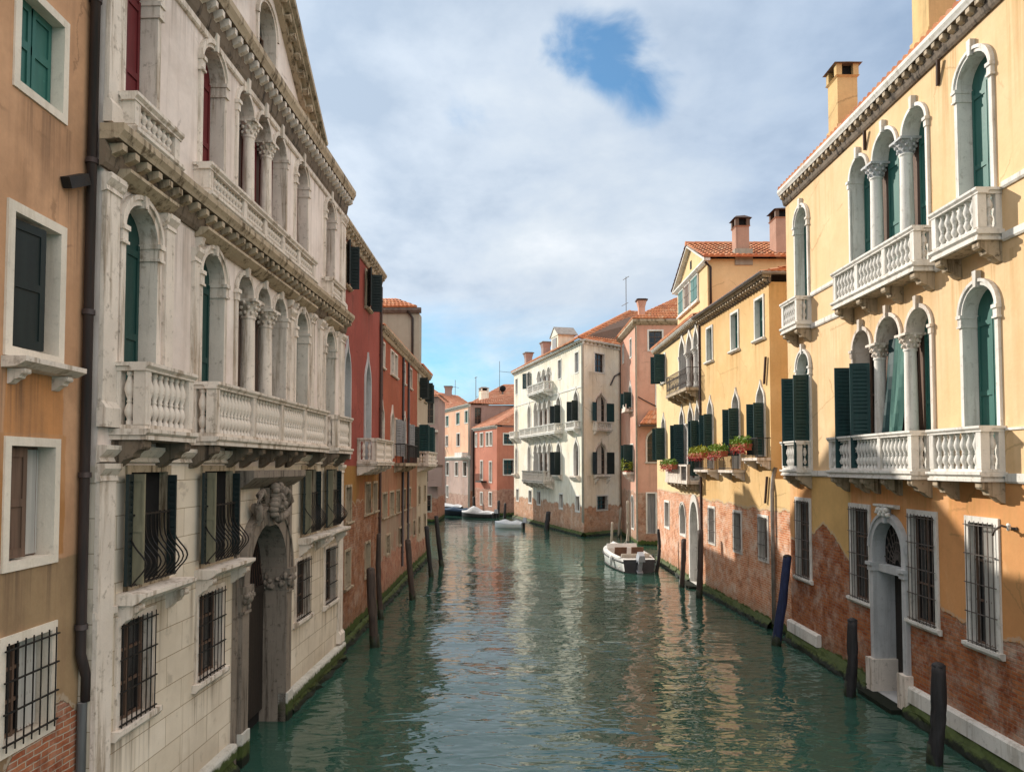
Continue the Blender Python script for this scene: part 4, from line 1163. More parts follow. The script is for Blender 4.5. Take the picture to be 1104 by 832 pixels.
# ================================================================== RED HOUSE (behind the palace)
H2 = House('red_house', 'dark red house with gothic windows and open green top shutters next to the white palace', 'house', (-4.66, 19.45), (-4.66, 26.0))
F = H2.main
for (a, b) in ((1.0, 1.5), (3.9, 4.6)):
    window(F, 'rect', a, b, 10.05, 11.2, None, .07, .03, .2, 'stone_dirty_shade', True, 'glass', shut=pair(a, b, 10.02, 11.24, 150, 96, 'blackgreen'), sill=(.12, .08))
for (a, b) in ((.98, 1.72), (3.92, 4.78)):
    window(F, 'ogee', a, b, 5.2, 8.5, 7.45, .08, .05, .25, 'stone_grey', False, 'glass', muntin='greywood')
for (a, b, z0, z1, fl) in ((1.35, 2.05, 3.42, 4.4, 'glass'), (4.15, 4.95, 3.48, 4.42, 'brownwood'), (5.45, 6.15, 3.48, 4.42, 'brownwood'), (1.32, 2.0, 1.58, 2.6, 'glass'), (4.2, 4.95, 1.5, 2.52, 'glass')):
    window(F, 'rect', a, b, z0, z1, None, .07, .03, .2, 'stone_dirty_shade', True, fl, sill=(.1, .08))
F.wall([(0, -.6), (6.55, -.6), (6.55, 11.45), (0, 11.45)], 'red_wall', 9)
cornice(F, 0.02, 6.57, 11.36, 11.72, .24, 'stone_dirty_shade', (.36, .12, .16), 'stone_dirty_shade', name='eave')
balcony(F, 2.85, 5.9, 5.02, 5.14, 5.84, .60, (2.85, 4.4, 5.9), (2.95, 3.6, 4.3, 5.0, 5.75), 'stone', br=.15, bh=.30)
rb = MB(); tiles(rb, (0.02, -.15, 11.70), (6.60, -.15, 11.70), (6.66, 4.5, 13.1), (0.02, 4.5, 13.1)); tiles(rb, (6.66, 9, 11.7), (0.02, 9, 11.7), (.02, 4.5, 13.1), (6.66, 4.5, 13.1)); F.part('roof', rb)
downpipe(F, 6.50, 2.6, 11.3, -.06, .045, 'rust')
footing(F, -.02, 6.6, .20, .2)

# ================================================================== ORANGE HOUSE
H3 = House('orange_house', 'long orange-red house with low eave and drainpipes on the left bank', 'house', (-4.66, 26.0), (-4.66, 36.4))
F = H3.main
for (a, b) in ((.25, .95), (2.35, 3.0), (3.25, 3.95), (5.55, 6.2), (7.6, 8.3)):
    window(F, 'rect', a, b, 8.55, 9.42, None, .07, .03, .15, 'stone', True, 'glass', muntin='greywood', sill=(.08, .07))
for (a, b) in ((.1, .8), (2.4, 3.05), (5.7, 6.4)):
    window(F, 'ogee', a, b, 5.3, 7.25, 6.5, .06, .05, .2, 'stone', False, 'glass')
for (a, b) in ((3.5, 3.95), (4.45, 4.9), (7.2, 7.7), (8.9, 9.4)):
    window(F, 'rect', a, b, 5.4, 6.85, None, .07, .03, .2, 'stone', False, 'glass', shut=pair(a, b, 5.4, 6.85, 60, 150, 'greywood' if a < 8 else 'blackgreen'))
for (a, b) in ((.75, 1.65), (2.35, 3.25), (3.9, 4.75), (5.7, 6.45), (7.4, 8.1)):
    window(F, 'rect', a, b, 3.12, 3.98, None, .07, .03, .2, 'stone_dirty_shade', True, 'glass', sill=(.08, .07))
for (a, b) in ((1.55, 2.35), (4.7, 5.45), (6.9, 7.8), (9.0, 9.7)):
    window(F, 'rect', a, b, 1.72, 2.4, None, .07, .03, .2, 'stone_dirty_shade', True, 'glass')
F.wall([(0, -.6), (10.38, -.6), (10.38, 9.72), (0, 9.72)], 'orange_wall', 9)
cornice(F, 0.02, 10.4, 9.62, 9.95, .22, 'stone_dirty_shade', (.3, .10, .12), 'stone_dirty_shade', name='eave')
rb = MB(); tiles(rb, (0.02, -.14, 9.93), (10.45, -.14, 9.93), (10.45, 4.5, 11.2), (0.02, 4.5, 11.2)); tiles(rb, (10.45, 9, 9.9), (0.02, 9, 9.9), (.02, 4.5, 11.2), (10.45, 4.5, 11.2)); F.part('roof', rb)
for uu in (5.35, 7.0): downpipe(F, uu, .8, 9.6, -.06, .05, 'pipe')
downpipe(F, .12, 6.9, 9.6, -.06, .04, 'rust')
bb = MB(); bb.box(3.2, 7.0, -.48, 0, 5.0, 5.12, 'stone_dirty_shade')
for k in range(30):
    uu = 3.24 + k * 3.72 / 29; bb.tube([(uu, -.44, 5.12), (uu, -.44, 5.86)], .009, 4, 'iron')
bb.box(3.2, 7.0, -.46, -.42, 5.84, 5.88, 'iron')
for uu in (3.22, 6.98):
    bb.box(uu - .012, uu + .012, -.45, 0, 5.84, 5.88, 'iron')
    for yy in (-.12, -.28): bb.tube([(uu, yy, 5.12), (uu, yy, 5.86)], .011, 4, 'iron')
for uu in (3.4, 4.3, 5.2, 6.1, 6.8): console(bb, uu, .14, .42, 4.998, .26, 'stone_dirty_shade')
F.part('iron_balcony', bb)
footing(F, -.02, 10.4, .20, .2)

# ================================================================== BEIGE HOUSE WITH BLACK SHUTTERS
H4 = House('beige_house', 'narrow beige house with black open shutters at the far end of the left row', 'house', (-4.66, 36.4), (-4.66, 40.9))
F = H4.main
for (a, b) in ((.5, 1.3), (2.9, 3.7)):
    window(F, 'rect', a, b, 8.42, 9.35, None, .07, .03, .2, 'stone_dirty_shade', True, 'glass', shut=pair(a, b, 8.4, 9.4, 95, 120, 'blackgreen'), sill=(.08, .07))
for (a, b) in ((.4, 1.3), (2.9, 3.8)):
    window(F, 'rect', a, b, 5.5, 7.05, None, .07, .03, .2, 'stone', False, 'glass', shut=pair(a, b, 5.5, 7.05, 95, 120, 'dkgreen'))
for (a, b, z) in ((.6, 1.3, 3.1), (2.9, 3.6, 3.1), (.6, 1.3, 1.6), (2.9, 3.6, 1.6)):
    window(F, 'rect', a, b, z, z + .85, None, .07, .03, .2, 'stone_dirty_shade', True, 'glass')
F.wall([(0, -.6), (4.5, -.6), (4.5, 9.72), (0, 9.72)], 'beige_wall', 8)
cornice(F, .03, 4.55, 9.60, 9.93, .24, 'stone_dirty_shade', (.3, .1, .12), 'stone_dirty_shade', name='eave')
rb = MB(); tiles(rb, (.08, -.26, 9.95), (4.55, -.26, 9.95), (4.55, 4, 11), (.08, 4, 11)); F.part('roof', rb)
balcony(F, .1, 4.2, 4.98, 5.1, 5.72, .55, (.1, 2.1, 4.2), (.3, 1.5, 2.8, 4.0), 'stone', br=.14, bh=.26, spacing=.2)
footing(F, -.02, 4.55, .20, .2)

# grey block rising behind the row
H5 = House('grey_roof_block', 'grey windowless block with a terracotta roof rising behind the left row', 'building', (-10.5, 36.75), (-4.62, 36.75))
F = H5.main
F.wall([(0, 9.2), (5.88, 9.2), (5.88, 12.6), (0, 12.6)], 'grey_wall', .9)
gb = MB(); gb.prof([(-.2, 12.86), (-.2, 12.74), (-.1, 12.6), (0, 12.6), (0, 12.86)], 0, 5.98, 'lead'); F.part('gutter', gb)
rb = MB(); tiles(rb, (0, -.24, 12.87), (5.80, -.24, 12.87), (4.6, .95, 13.5), (0, .95, 13.5), 'tile', .2); F.part('roof', rb)
pb = MB(); pb.tube([(5.3, -.18, 12.7), (5.55, -.07, 12.35), (5.55, -.07, 9.4)], .06, 8, 'pipe'); F.part('downpipe', pb)

# unseen house added behind the left row to cast shade on the yellow palace
HK = House('shade_caster_house', 'unseen tall gabled beige house added behind the orange house to shade the yellow palace', 'house', (-8.6, 29.8), (-8.6, 36.6))
F = HK.main
for (a, b) in ((.9, 1.8), (3.0, 3.9), (5.0, 5.8)):
    window(F, 'rect', a, b, 11.6, 12.9, None, .08, .03, .2, 'stone', True, 'glass')
F.wall([(0, -.6), (6.8, -.6), (6.8, 14.6), (2.8, 17.4), (0, 16.0)], 'beige_wall', 7)
rb = MB(); tiles(rb, (7.0, -.25, 14.5), (7.0, 7.2, 14.5), (2.8, 7.2, 17.45), (2.8, -.25, 17.45)); tiles(rb, (-.2, 7.2, 15.95), (-.2, -.25, 15.95), (2.8, -.25, 17.45), (2.8, 7.2, 17.45)); F.part('roof', rb)

# ================================================================== YELLOW PALACE (right)
HR = House('yellow_palace', 'large yellow palace with white arched windows, teal shutters and stone balconies on the right bank', 'palace', (8.05, 21.6), (8.05, 7.4))
F = HR.main
A1 = (.84, 1.66); T3 = [(4.24, 5.07), (5.37, 6.34), (6.62, 7.46)]; C1 = (8.50, 9.38); D1 = (11.3, 12.1)
for (a, b) in (A1, C1, D1):
    window(F, 'round', a, b, 8.87, 12.16, 11.74, .085, .05, .30, 'stone_white', False, 'teal', key=.10, imposts=True)
arcade(F, [(a, b) for a, b in T3], 8.87, 11.73, 'round', None, .145, 'stone_white', .38, 'teal', 'stone_white', 'stone_grey', .07, .05, key=.10, cap=.30, coly=.11)
window(F, 'round', A1[0], A1[1], 4.90, 8.10, 7.68, .085, .05, .28, 'stone_white', False, 'teal', key=.10, imposts=True,
       shut=[dict(r=(A1[0], 1.25, 5.0, 7.45), h='l', a=100, m='dkgreen', y=-.06), dict(r=(1.25, A1[1], 5.0, 7.45), h='r', a=93, m='dkgreen', y=-.06)])
window(F, 'round', C1[0], C1[1], 4.90, 8.10, 7.66, .085, .05, .30, 'stone_white', False, 'teal', key=.10, imposts=True)
window(F, 'round', D1[0], D1[1], 4.90, 8.10, 7.68, .085, .05, .28, 'stone_white', False, 'teal', key=.10, imposts=True)
ar = arcade(F, T3, 4.90, 7.70, 'round', None, .135, 'stone', .40, ['glass', 'dark', 'teal'], 'stone_white', 'stone', .08, .05, key=.10, cap=.32, coly=.11)
for nm, sh in (('shutter', dict(r=(4.24, 4.66, 4.95, 7.3), h='l', a=95)), ('shutter', dict(r=(4.66, 5.08, 4.95, 7.3), h='r', a=78))):
    lb = MB(); leafmesh(lb, *sh['r'], sh['h'], sh['a'], 'dkgreen', -.05); F.sub(nm, lb, ar)
cu = MB()                                        # green curtain blowing out of the middle bay
for i in range(10):
    q0, q1 = i / 10, (i + 1) / 10
    def cp(q, z):
        s_ = (7.75 - z) / 2.8
        u = 5.42 + .10 * s_ + q * (.86 - .14 * s_); y = .20 - .26 * s_ + .045 * math.sin(q * 26 + z) * (.3 + s_)
        return (u, y, z)
    zs_ = [5.0 + k * .275 for k in range(11)]
    for z0, z1 in zip(zs_[:-1], zs_[1:]): cu.poly([cp(q0, z0), cp(q1, z0), cp(q1, z1), cp(q0, z1)], 'greencloth' if i > 3 else 'dkgreen', True)
F.sub('curtain', cu, ar)
# ground floor
for (a, b, cu_) in ((.60, 1.48, None), (3.96, 4.80, None), (6.58, 7.42, None), (8.50, 9.20, (.35, .9)), (11.2, 12.0, None)):
    window(F, 'rect', a, b, 1.93, 4.02, None, .11, .035, .13, 'stone_white', True, 'glass', grille='flat', sill=(.10, .11), curtain=cu_, gm='greyiron', name='grilled_window')
dw = window(F, 'round', 5.12, 6.32, .10, 3.82, 3.22, .15, .09, .44, 'stone_grey', False, None, key=.13, name='water_door')
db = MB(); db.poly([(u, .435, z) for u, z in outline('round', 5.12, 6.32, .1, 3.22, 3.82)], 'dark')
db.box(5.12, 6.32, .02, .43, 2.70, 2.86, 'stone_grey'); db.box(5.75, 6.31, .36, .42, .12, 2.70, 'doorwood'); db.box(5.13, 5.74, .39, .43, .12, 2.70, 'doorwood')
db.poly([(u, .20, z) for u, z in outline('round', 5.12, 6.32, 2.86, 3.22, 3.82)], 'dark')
for k in range(4): db.box(5.83, 6.24, .342, .3595, .3 + k * .6, .78 + k * .6, 'brownwood')
for k in range(11):
    a = math.pi * (k + .5) / 11; db.tube([(5.72 + .10 * math.cos(a), .15, 2.9 + .1 * math.sin(a)), (5.72 + .55 * math.cos(a), .15, 2.9 + .86 * math.sin(a))], .012, 4, 'greyiron')
for rr in (.2, .32, .45): db.tube([(5.72 + rr * math.cos(math.pi * k / 12), .15, 2.9 + rr * 1.5 * math.sin(math.pi * k / 12)) for k in range(13)], .012, 4, 'greyiron')
F.sub('door', db, dw)
for (a0, a1) in ((4.93, 5.17), (6.27, 6.51)):
    ib = MB()
    ib.box(a0, a1, -.17, .42, 2.82, 2.89, 'stone_grey'); ib.box(a0 + .02, a1 - .02, -.13, .42, 2.70, 2.82, 'stone_grey')
    F.sub('impost', ib, dw)
    ib = MB(); ib.box(a0 - .03, a1 + .03, -.18, .42, .02, .78, 'stone'); F.sub('jamb_base', ib, dw)
gb = MB()
for k in range(9): gb.blob((5.72 + (k - 4) * .055, -.15, 4.02 + .06 * math.sin(k * 2.1)), (.05, .06, .05), 'stone_white', 7, 5, .3)
gb.prof([(-.14, 4.18), (-.14, 4.14), (-.06, 4.10), (0, 4.1), (0, 4.18)], 5.28, 6.16, 'stone_white')
F.sub('garland', gb, dw)
st = MB(); st.box(5.0, 6.44, -.42, .6, -.2, .09, 'plinth'); st.box(4.96, 6.48, -.58, -.42, -.3, -.02, 'plinth'); F.part('door_step', st)
F.wall([(.05, -.6), (14.2, -.6), (14.2, 13.0), (.05, 13.0)], 'yel_wall', 10)
cornice(F, .03, 14.2, 12.62, 13.08, .24, 'stone_white', (.26, .11, .17), 'stone_dirty_shade', 'stone_shade', name='eave')
for (z0, z1, segs) in ((9.53, 9.64, ((1.86, 4.05), (7.68, 8.2), (9.62, 11.0), (12.4, 14.2))), (8.66, 8.80, ((1.86, 4.05), (7.68, 8.2), (9.62, 11.0), (12.4, 14.2))), (4.72, 4.88, ((.05, .55), (1.7, 3.66), (9.54, 11.0), (12.4, 14.2)))):
    for (a, b) in segs:
        sb = MB(); sb.prof([(-.05, z1), (-.05, z0 + .03), (-.03, z0), (0, z0), (0, z1)], a, b, 'stone_white'); F.part('string_course', sb)
sb = MB(); sb.box(9.54, 11.0, -.025, 0, 5.58, 5.62, 'stone_white'); F.part('string_course', sb)
bz = dict(mat='stone_white', bm='stone_dirty_shade', br=.17, bh=.34)
balcony(F, .70, 1.82, 8.70, 8.87, 9.57, P_, (.70, 1.82), (.82, 1.70), spacing=.13, **bz)
balcony(F, 4.08, 7.64, 8.70, 8.87, 9.57, P_, (4.08, 5.25, 6.47, 7.64), (4.2, 5.3, 6.4, 7.52), spacing=.15, **bz)
balcony(F, 8.24, 9.58, 8.70, 8.87, 9.57, P_, (8.24, 9.58), (8.38, 9.46), spacing=.17, **bz)
balcony(F, .58, 1.70, 4.74, 4.90, 5.68, P_, (.58, 1.70), (.7, 1.58), spacing=.13, **bz)
balcony(F, 3.70, 7.40, 4.74, 4.90, 5.68, P_, (3.70, 4.82, 6.14, 7.40), (3.82, 4.8, 5.3, 6.2, 7.28), spacing=.15, **bz)
balcony(F, 11.05, 12.35, 8.70, 8.87, 9.57, P_, (11.05, 12.35), (11.2, 12.2), spacing=.17, **bz)
balcony(F, 11.05, 12.35, 4.74, 4.90, 5.68, P_, (11.05, 12.35), (11.2, 12.2), spacing=.17, **bz)
balcony(F, 8.00, 9.50, 4.74, 4.90, 5.66, P_ - .005, (8.00, 9.50), (8.14, 9.38), spacing=.17, **bz)
rb = MB(); tiles(rb, (.02, -.20, 13.07), (14.2, -.20, 13.07), (14.2, 5, 14.7), (.02, 5, 14.7)); tiles(rb, (14.2, 10.2, 13.0), (.02, 10.2, 13.0), (.02, 5, 14.7), (14.2, 5, 14.7))
ro = F.part('roof', rb)
for (uu, yy, zt, ww) in ((2.95, .42, 15.35, .56), (7.05, .42, 15.75, .6)):
    cb = MB(); chimney(cb, uu, yy, 13.0, zt, ww, ww * .9, 'chimney', 'hat'); cb.box(uu - ww * .56, uu + ww * .56, yy - ww * .52, yy + ww * .52, 13.0, 13.6, 'chimney'); F.sub('chimney', cb, ro)
for (a, b, z0) in ((-.0, 2.1, 0), (6.5, 14.2, 0)):
    pb = MB(); pb.prof([(-.09, .60), (-.12, .56), (-.12, .28), (0, .28), (0, .60)], a, b, 'stone_white'); F.part('plinth', pb)
for (a, b) in ((-.02, 4.95), (6.49, 14.2)):
    footing(F, a, b, .30, .26)
for (uu, zz_, dz_) in ((5.05, 12.62, .38), (7.95, 12.62, .42)):
    tb = MB(); tb.obox((uu, -.05, zz_ - .25), (.025, 0, 0), (0, .03, 0), (.06, -.03, dz_ * .5), 'rust'); F.part('tie_iron', tb)
lb = MB()
lb.box(9.55, 9.75, -.03, 0, 3.98, 4.02, 'greyiron'); lb.tube([(9.62, -.03, 4.0), (9.72, -.25, 4.05), (9.78, -.4, 3.98), (9.74, -.4, 3.9)], .02, 6, 'greyiron')
for k in range(5): lb.blob((9.6 + k * .05, -.06 - .03 * k, 4.02 + .04 * math.sin(k * 2)), (.035, .03, .03), 'stone_white', 6, 4, .3)
F.part('wall_hook', lb)

# ================================================================== GOLDEN HOUSE (middle right)
HB = House('golden_house', 'golden yellow house with pointed windows and bare brick base between the two yellow facades', 'house', (7.68, 30.0), (8.03, 23.0))
F = HB.main
for (a, b) in ((.82, 1.48), (3.62, 4.30), (5.9, 6.56)):
    window(F, 'rect', a, b, 9.08, 10.38, None, .085, .035, .22, 'stone_white', True, 'teal', sill=(.12, .09))
for i, (a, b) in enumerate(((.86, 1.48), (3.68, 4.34), (5.96, 6.58))):
    window(F, 'ogee', a, b, 4.9 if i < 2 else 5.3, 7.66, 6.98, .055, .05, .22, 'stone_white', False, 'glass', shut=pair(a, b, 5.35, 7.0, 96, 88, 'dkgreen'))
for (a, b) in ((.86, 1.50), (3.68, 4.34), (6.0, 6.66)):
    window(F, 'rect', a, b, 2.06, 3.36, None, .095, .03, .22, 'stone_white', True, 'glass', grille='flat', gm='greyiron', name='grilled_window')
F.wall([(0, -.6), (7.01, -.6), (7.01, 10.75), (0, 10.75)], 'yelb_wall', 9)
cornice(F, 0.03, 7.2, 10.68, 10.95, .28, 'stone_dirty_shade', (.24, .09, .14), 'stone_dirty_shade', 'stone_shade', name='eave')
gb = MB(); gb.tube([(0.03, -.34, 10.98), (7.25, -.34, 10.98)], .06, 8, 'copper'); gb.tube([(7.25, -.34, 10.98), (7.25, 1.5, 10.98)], .06, 8, 'copper'); F.part('gutter', gb)
rb = MB(); tiles(rb, (0.03, -.3, 10.97), (7.22, -.3, 10.97), (6.2, 5, 12.3), (0.03, 5, 12.3)); tiles(rb, (7.22, -.3, 10.97), (7.22, 8.8, 10.97), (6.2, 8, 12.3), (6.2, 5, 12.3)); F.part('roof', rb)
for (a, b, zf) in ((.35, 2.1, 4.86), (3.3, 4.8, 4.86), (5.7, 7.0, 5.26)):
    bb = MB(); bb.box(a, b, -.45, 0, zf - .09, zf, 'stone'); o = F.part('window_balcony', bb)
    for uu in (a + .12, b - .12):
        kb = MB(); console(kb, uu, .13, .40, zf - .092, .28, 'stone'); F.sub('bracket', kb, o)
    gb = MB(); n = int((b - a) / .11)
    for k in range(n + 1):
        uu = a + .03 + (b - a - .06) * k / n; gb.tube([(uu, -.41, zf), (uu, -.41, zf + .62)], .009, 4, 'iron')
    for zz_ in (zf + .05, zf + .6): gb.box(a + .02, b - .02, -.42, -.40, zz_, zz_ + .025, 'iron')
    for uu in (a + .03, b - .03):
        for yy in (-.1, -.25): gb.tube([(uu, yy, zf), (uu, yy, zf + .62)], .009, 4, 'iron')
        gb.box(uu - .01, uu + .01, -.41, 0, zf + .601, zf + .624, 'iron')
    F.sub('railing', gb, o)
tb = MB(); tb.obox((6.75, -.06, 8.0), (.03, 0, 0), (0, .03, 0), (.08, 0, .42), 'rust'); F.part('tie_iron', tb)
tb = MB(); tb.obox((6.72, -.06, 4.25), (.03, 0, 0), (0, .03, 0), (.09, 0, .42), 'rust'); F.part('tie_iron', tb)
pb = MB(); pb.tube([(7.10, .10, 4.95), (7.12, .0, 4.6), (7.2, -.06, 4.2), (7.2, -.06, .2)], .06, 8, 'copper'); F.part('downpipe', pb)
footing(F, .02, 7.0, .26, .22)
ab = MB(); ab.box(7.012, 8.38, .02, .6, -.5, 4.6, 'yelb_wall'); F.part('link_wall', ab)

# ================================================================== PALE YELLOW HOUSE WITH LOGGIA
HA = House('pale_yellow_house', 'pale yellow house with white gothic loggia, iron balcony and gabled dormer', 'house', (7.68, 39.3), (7.68, 30.0))
F = HA.main
window(F, 'rect', 1.35, 2.35, 9.2, 10.6, None, .08, .03, .2, 'stone_white', True, 'glass', shut=pair(1.35, 2.35, 9.2, 10.6, 100, 85, 'dkgreen'), sill=(.1, .08))
L3 = [(5.6, 6.6), (7.0, 7.95), (8.25, 9.05)]
arcade(F, L3, 8.22, 9.95, 'ogee', .85, .12, 'stone_white', .30, ['dark', 'brownwood', 'dark'], 'stone_white', 'stone_white', .11, .06, cap=.28)
window(F, 'ogee', 1.4, 2.3, 5.3, 7.6, 6.85, .06, .05, .22, 'stone_white', False, 'glass', shut=pair(1.4, 2.3, 5.3, 6.9, 98, 90, 'dkgreen'))
ar = arcade(F, [(5.5, 6.35), (7.1, 8.0), (8.4, 9.1)], 4.42, 6.85, 'ogee', .78, .11, 'stone_white', .30, ['glass', 'dark', 'glass'], 'stone_white', 'stone_white', .09, .05, cap=.24)
for r_ in (dict(r=(5.5, 5.92, 4.6, 6.85), h='l', a=95), dict(r=(5.92, 6.35, 4.6, 6.85), h='r', a=80), dict(r=(8.4, 8.75, 4.6, 6.85), h='l', a=70), dict(r=(8.75, 9.1, 4.6, 6.85), h='r', a=95)):
    lb = MB(); leafmesh(lb, *r_['r'], r_['h'], r_['a'], 'dkgreen', -.05); F.sub('shutter', lb, ar)
for (a, b, z0, z1) in ((1.95, 2.95, 2.0, 3.2), (5.35, 6.35, 1.95, 3.28)):
    window(F, 'rect' if a < 4 else 'round', a, b, z0, z1, z1 - (.5 if a > 4 else 0), .10, .03, .22, 'stone_white', True, 'glass')
dw = window(F, 'point', 7.4, 8.8, .1, 3.5, 2.3, .16, .08, .45, 'stone_white', False, None, name='water_door')
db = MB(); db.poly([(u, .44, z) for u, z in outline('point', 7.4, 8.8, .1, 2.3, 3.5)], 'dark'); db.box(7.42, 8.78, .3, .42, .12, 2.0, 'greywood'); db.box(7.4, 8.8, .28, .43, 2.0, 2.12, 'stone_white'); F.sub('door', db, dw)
F.wall([(0, -.6), (9.29, -.6), (9.29, 10.95), (0, 10.95)], 'yela_wall', 9)
cornice(F, -.05, 9.27, 10.84, 11.12, .28, 'stone_white', (.26, .1, .13), 'stone_dirty_shade', 'stone_shade', name='eave')
rb = MB(); tiles(rb, (-.05, -.3, 11.13), (9.27, -.3, 11.13), (9.27, 5, 12.6), (-.05, 5, 12.6)); tiles(rb, (9.27, 9, 11.1), (-.05, 9, 11.1), (-.05, 5, 12.6), (9.27, 5, 12.6)); ro = F.part('roof', rb)
bb = MB(); bb.box(5.3, 9.25, -.62, 0, 8.08, 8.2, 'stone_dirty_shade'); o = F.part('iron_balcony', bb)
for uu in (5.5, 6.7, 7.9, 9.05):
    kb = MB(); console(kb, uu, .16, .56, 8.078, .34, 'stone_dirty_shade'); F.sub('bracket', kb, o)
gb = MB()
def rail_run(g, p0, p1, z0, z1, n):
    for k in range(n + 1):
        q = k / n; x, y = p0[0] + (p1[0] - p0[0]) * q, p0[1] + (p1[1] - p0[1]) * q
        dx_, dy_ = (p1[0] - p0[0]) / n * .45, (p1[1] - p0[1]) / n * .45
        g.tube([(x, y, z0), (x, y, z1)], .011, 4, 'greyiron')
        if k < n:
            zc = (z0 + z1) / 2
            g.tube([(x + dx_ * 1.1 + dx_ * math.cos(t) * .9, y + dy_ * 1.1 + dy_ * math.cos(t) * .9, zc + .22 * math.sin(t)) for t in [i * math.pi / 4 for i in range(9)]], .009, 4, 'greyiron')
    for zz_ in (z0 + .03, z1): g.tube([(p0[0], p0[1], zz_), (p1[0], p1[1], zz_)], .018, 4, 'greyiron')
rail_run(gb, (5.34, -.58), (9.21, -.58), 8.2, 9.02, 26); rail_run(gb, (5.34, -.58), (5.34, 0), 8.2, 9.02, 4); rail_run(gb, (9.21, -.58), (9.21, 0), 8.2, 9.02, 4)
F.sub('railing', gb, o)
bb = MB(); bb.box(4.9, 9.22, -.60, 0, 4.26, 4.40, 'stone'); bb.box(4.95, 7.9, -.58, -.48, 4.402, 4.98, 'stone'); bb.box(4.92, 9.2, -.6, -.46, 4.981, 5.06, 'stone')
bb.box(8.0, 8.14, -.59, -.47, 4.402, 4.98, 'stone'); bb.box(9.06, 9.2, -.59, -.47, 4.402, 4.98, 'stone'); o = F.part('stone_balcony', bb)
for uu in (5.2, 5.9, 6.6, 7.3, 8.0, 8.9):
    kb = MB(); console(kb, uu, .2, .54, 4.258, .34, 'stone_dirty_shade'); F.sub('bracket', kb, o)
gb = MB(); rail_run(gb, (8.16, -.53), (9.05, -.53), 4.41, 4.96, 7); F.sub('railing', gb, o)
downpipe(F, 9.24, 1.0, 10.8, -.05, .045, 'rust')
footing(F, .0, 7.35, .26, .22)
st = MB(); st.box(7.3, 8.9, -.5, .4, -.3, .09, 'plinth'); F.part('door_step', st)
# gabled dormer: a tall block running back from the eave
d0, d1, dm_ = 5.05, 10.35, 7.7
dmb = MB()
for P in ([(d0, .02, 11.14), (d1, .02, 11.14), (d1, .02, 13.15), (dm_, .02, 14.35), (d0, .02, 13.15)], [(d0, 6.8, 11.0), (d1, 6.8, 11.0), (d1, 6.8, 13.15), (dm_, 6.8, 14.35), (d0, 6.8, 13.15)], [(d0, .02, 11), (d0, 6.8, 11), (d0, 6.8, 13.15), (d0, .02, 13.15)], [(d1, .02, 11), (d1, 6.8, 11), (d1, 6.8, 13.15), (d1, .02, 13.15)]):
    dmb.poly(P, 'yela_wall')
dmb.prof([(-.16, 13.12), (-.16, 13.05), (-.06, 12.96), (0.02, 12.96), (.02, 13.12)], d0 - .12, d1 + .12, 'stone_white')
for sg in (1, -1):
    e = d1 + .25 if sg > 0 else d0 - .25
    dmb.extr_path([(e, -.18, 13.03), (dm_, -.18, 14.38), (dm_, -.18, 14.5), (e, -.18, 13.15)], (0, .25, 0), 'stone_white')
dmb.box(dm_ - .12, dm_ + .12, -.0, .03, 13.45, 13.8, 'dark')
do = F.part('dormer', dmb)
for i, (a, b) in enumerate(((5.5, 6.35), (6.7, 7.5), (7.9, 8.9))):
    wb_ = MB(); wb_.box(a - .09, b + .09, -.04, .019, 11.82, 12.98, 'stone_white'); wb_.box(a, b, -.05, -.0405, 11.92, 12.9, 'teal' if i != 1 else 'brownwood')
    wb_.box(a - .15, b + .15, -.1, .018, 11.74, 11.819, 'stone_white'); wb_.box((a + b) / 2 - .012, (a + b) / 2 + .012, -.053, -.0502, 11.92, 12.9, 'dark')
    for q in (.0, .5, .92): wb_.box(a, b, -.062, -.0535, 11.93 + .95 * q, 12.0 + .95 * q, 'teal' if i != 1 else 'brownwood')
    F.sub('window', wb_, do)
rb = MB(); tiles(rb, (d1 + .3, 6.9, 13.16), (d1 + .3, -.22, 13.16), (dm_, -.22, 14.5), (dm_, 6.9, 14.5)); tiles(rb, (d0 - .3, -.22, 13.16), (d0 - .3, 6.9, 13.16), (dm_, 6.9, 14.5), (dm_, -.22, 14.5)); ridge(rb, (dm_, -.22, 14.55), (dm_, 6.9, 14.55))
F.sub('roof', rb, do)
cb = MB(); chimney(cb, 10.0, 1.45, 13.2, 15.0, .54, .52, 'chimney_rose', 'hat', 'rust'); cb.box(9.6, 10.4, 1.1, 1.8, 12.9, 13.55, 'grey_wall'); F.sub('chimney', cb, do)
cb = MB(); chimney(cb, 9.9, 3.15, 13.2, 15.35, .72, .75, 'chimney_rose', 'hat', 'rust'); F.sub('chimney', cb, do)
gb = MB(); gb.tube([(d1 + .12, -.1, 13.0), (d1 + .08, .12, 12.8), (d1 + .08, .12, 11.3)], .05, 8, 'pipe'); F.sub('downpipe', gb, do)

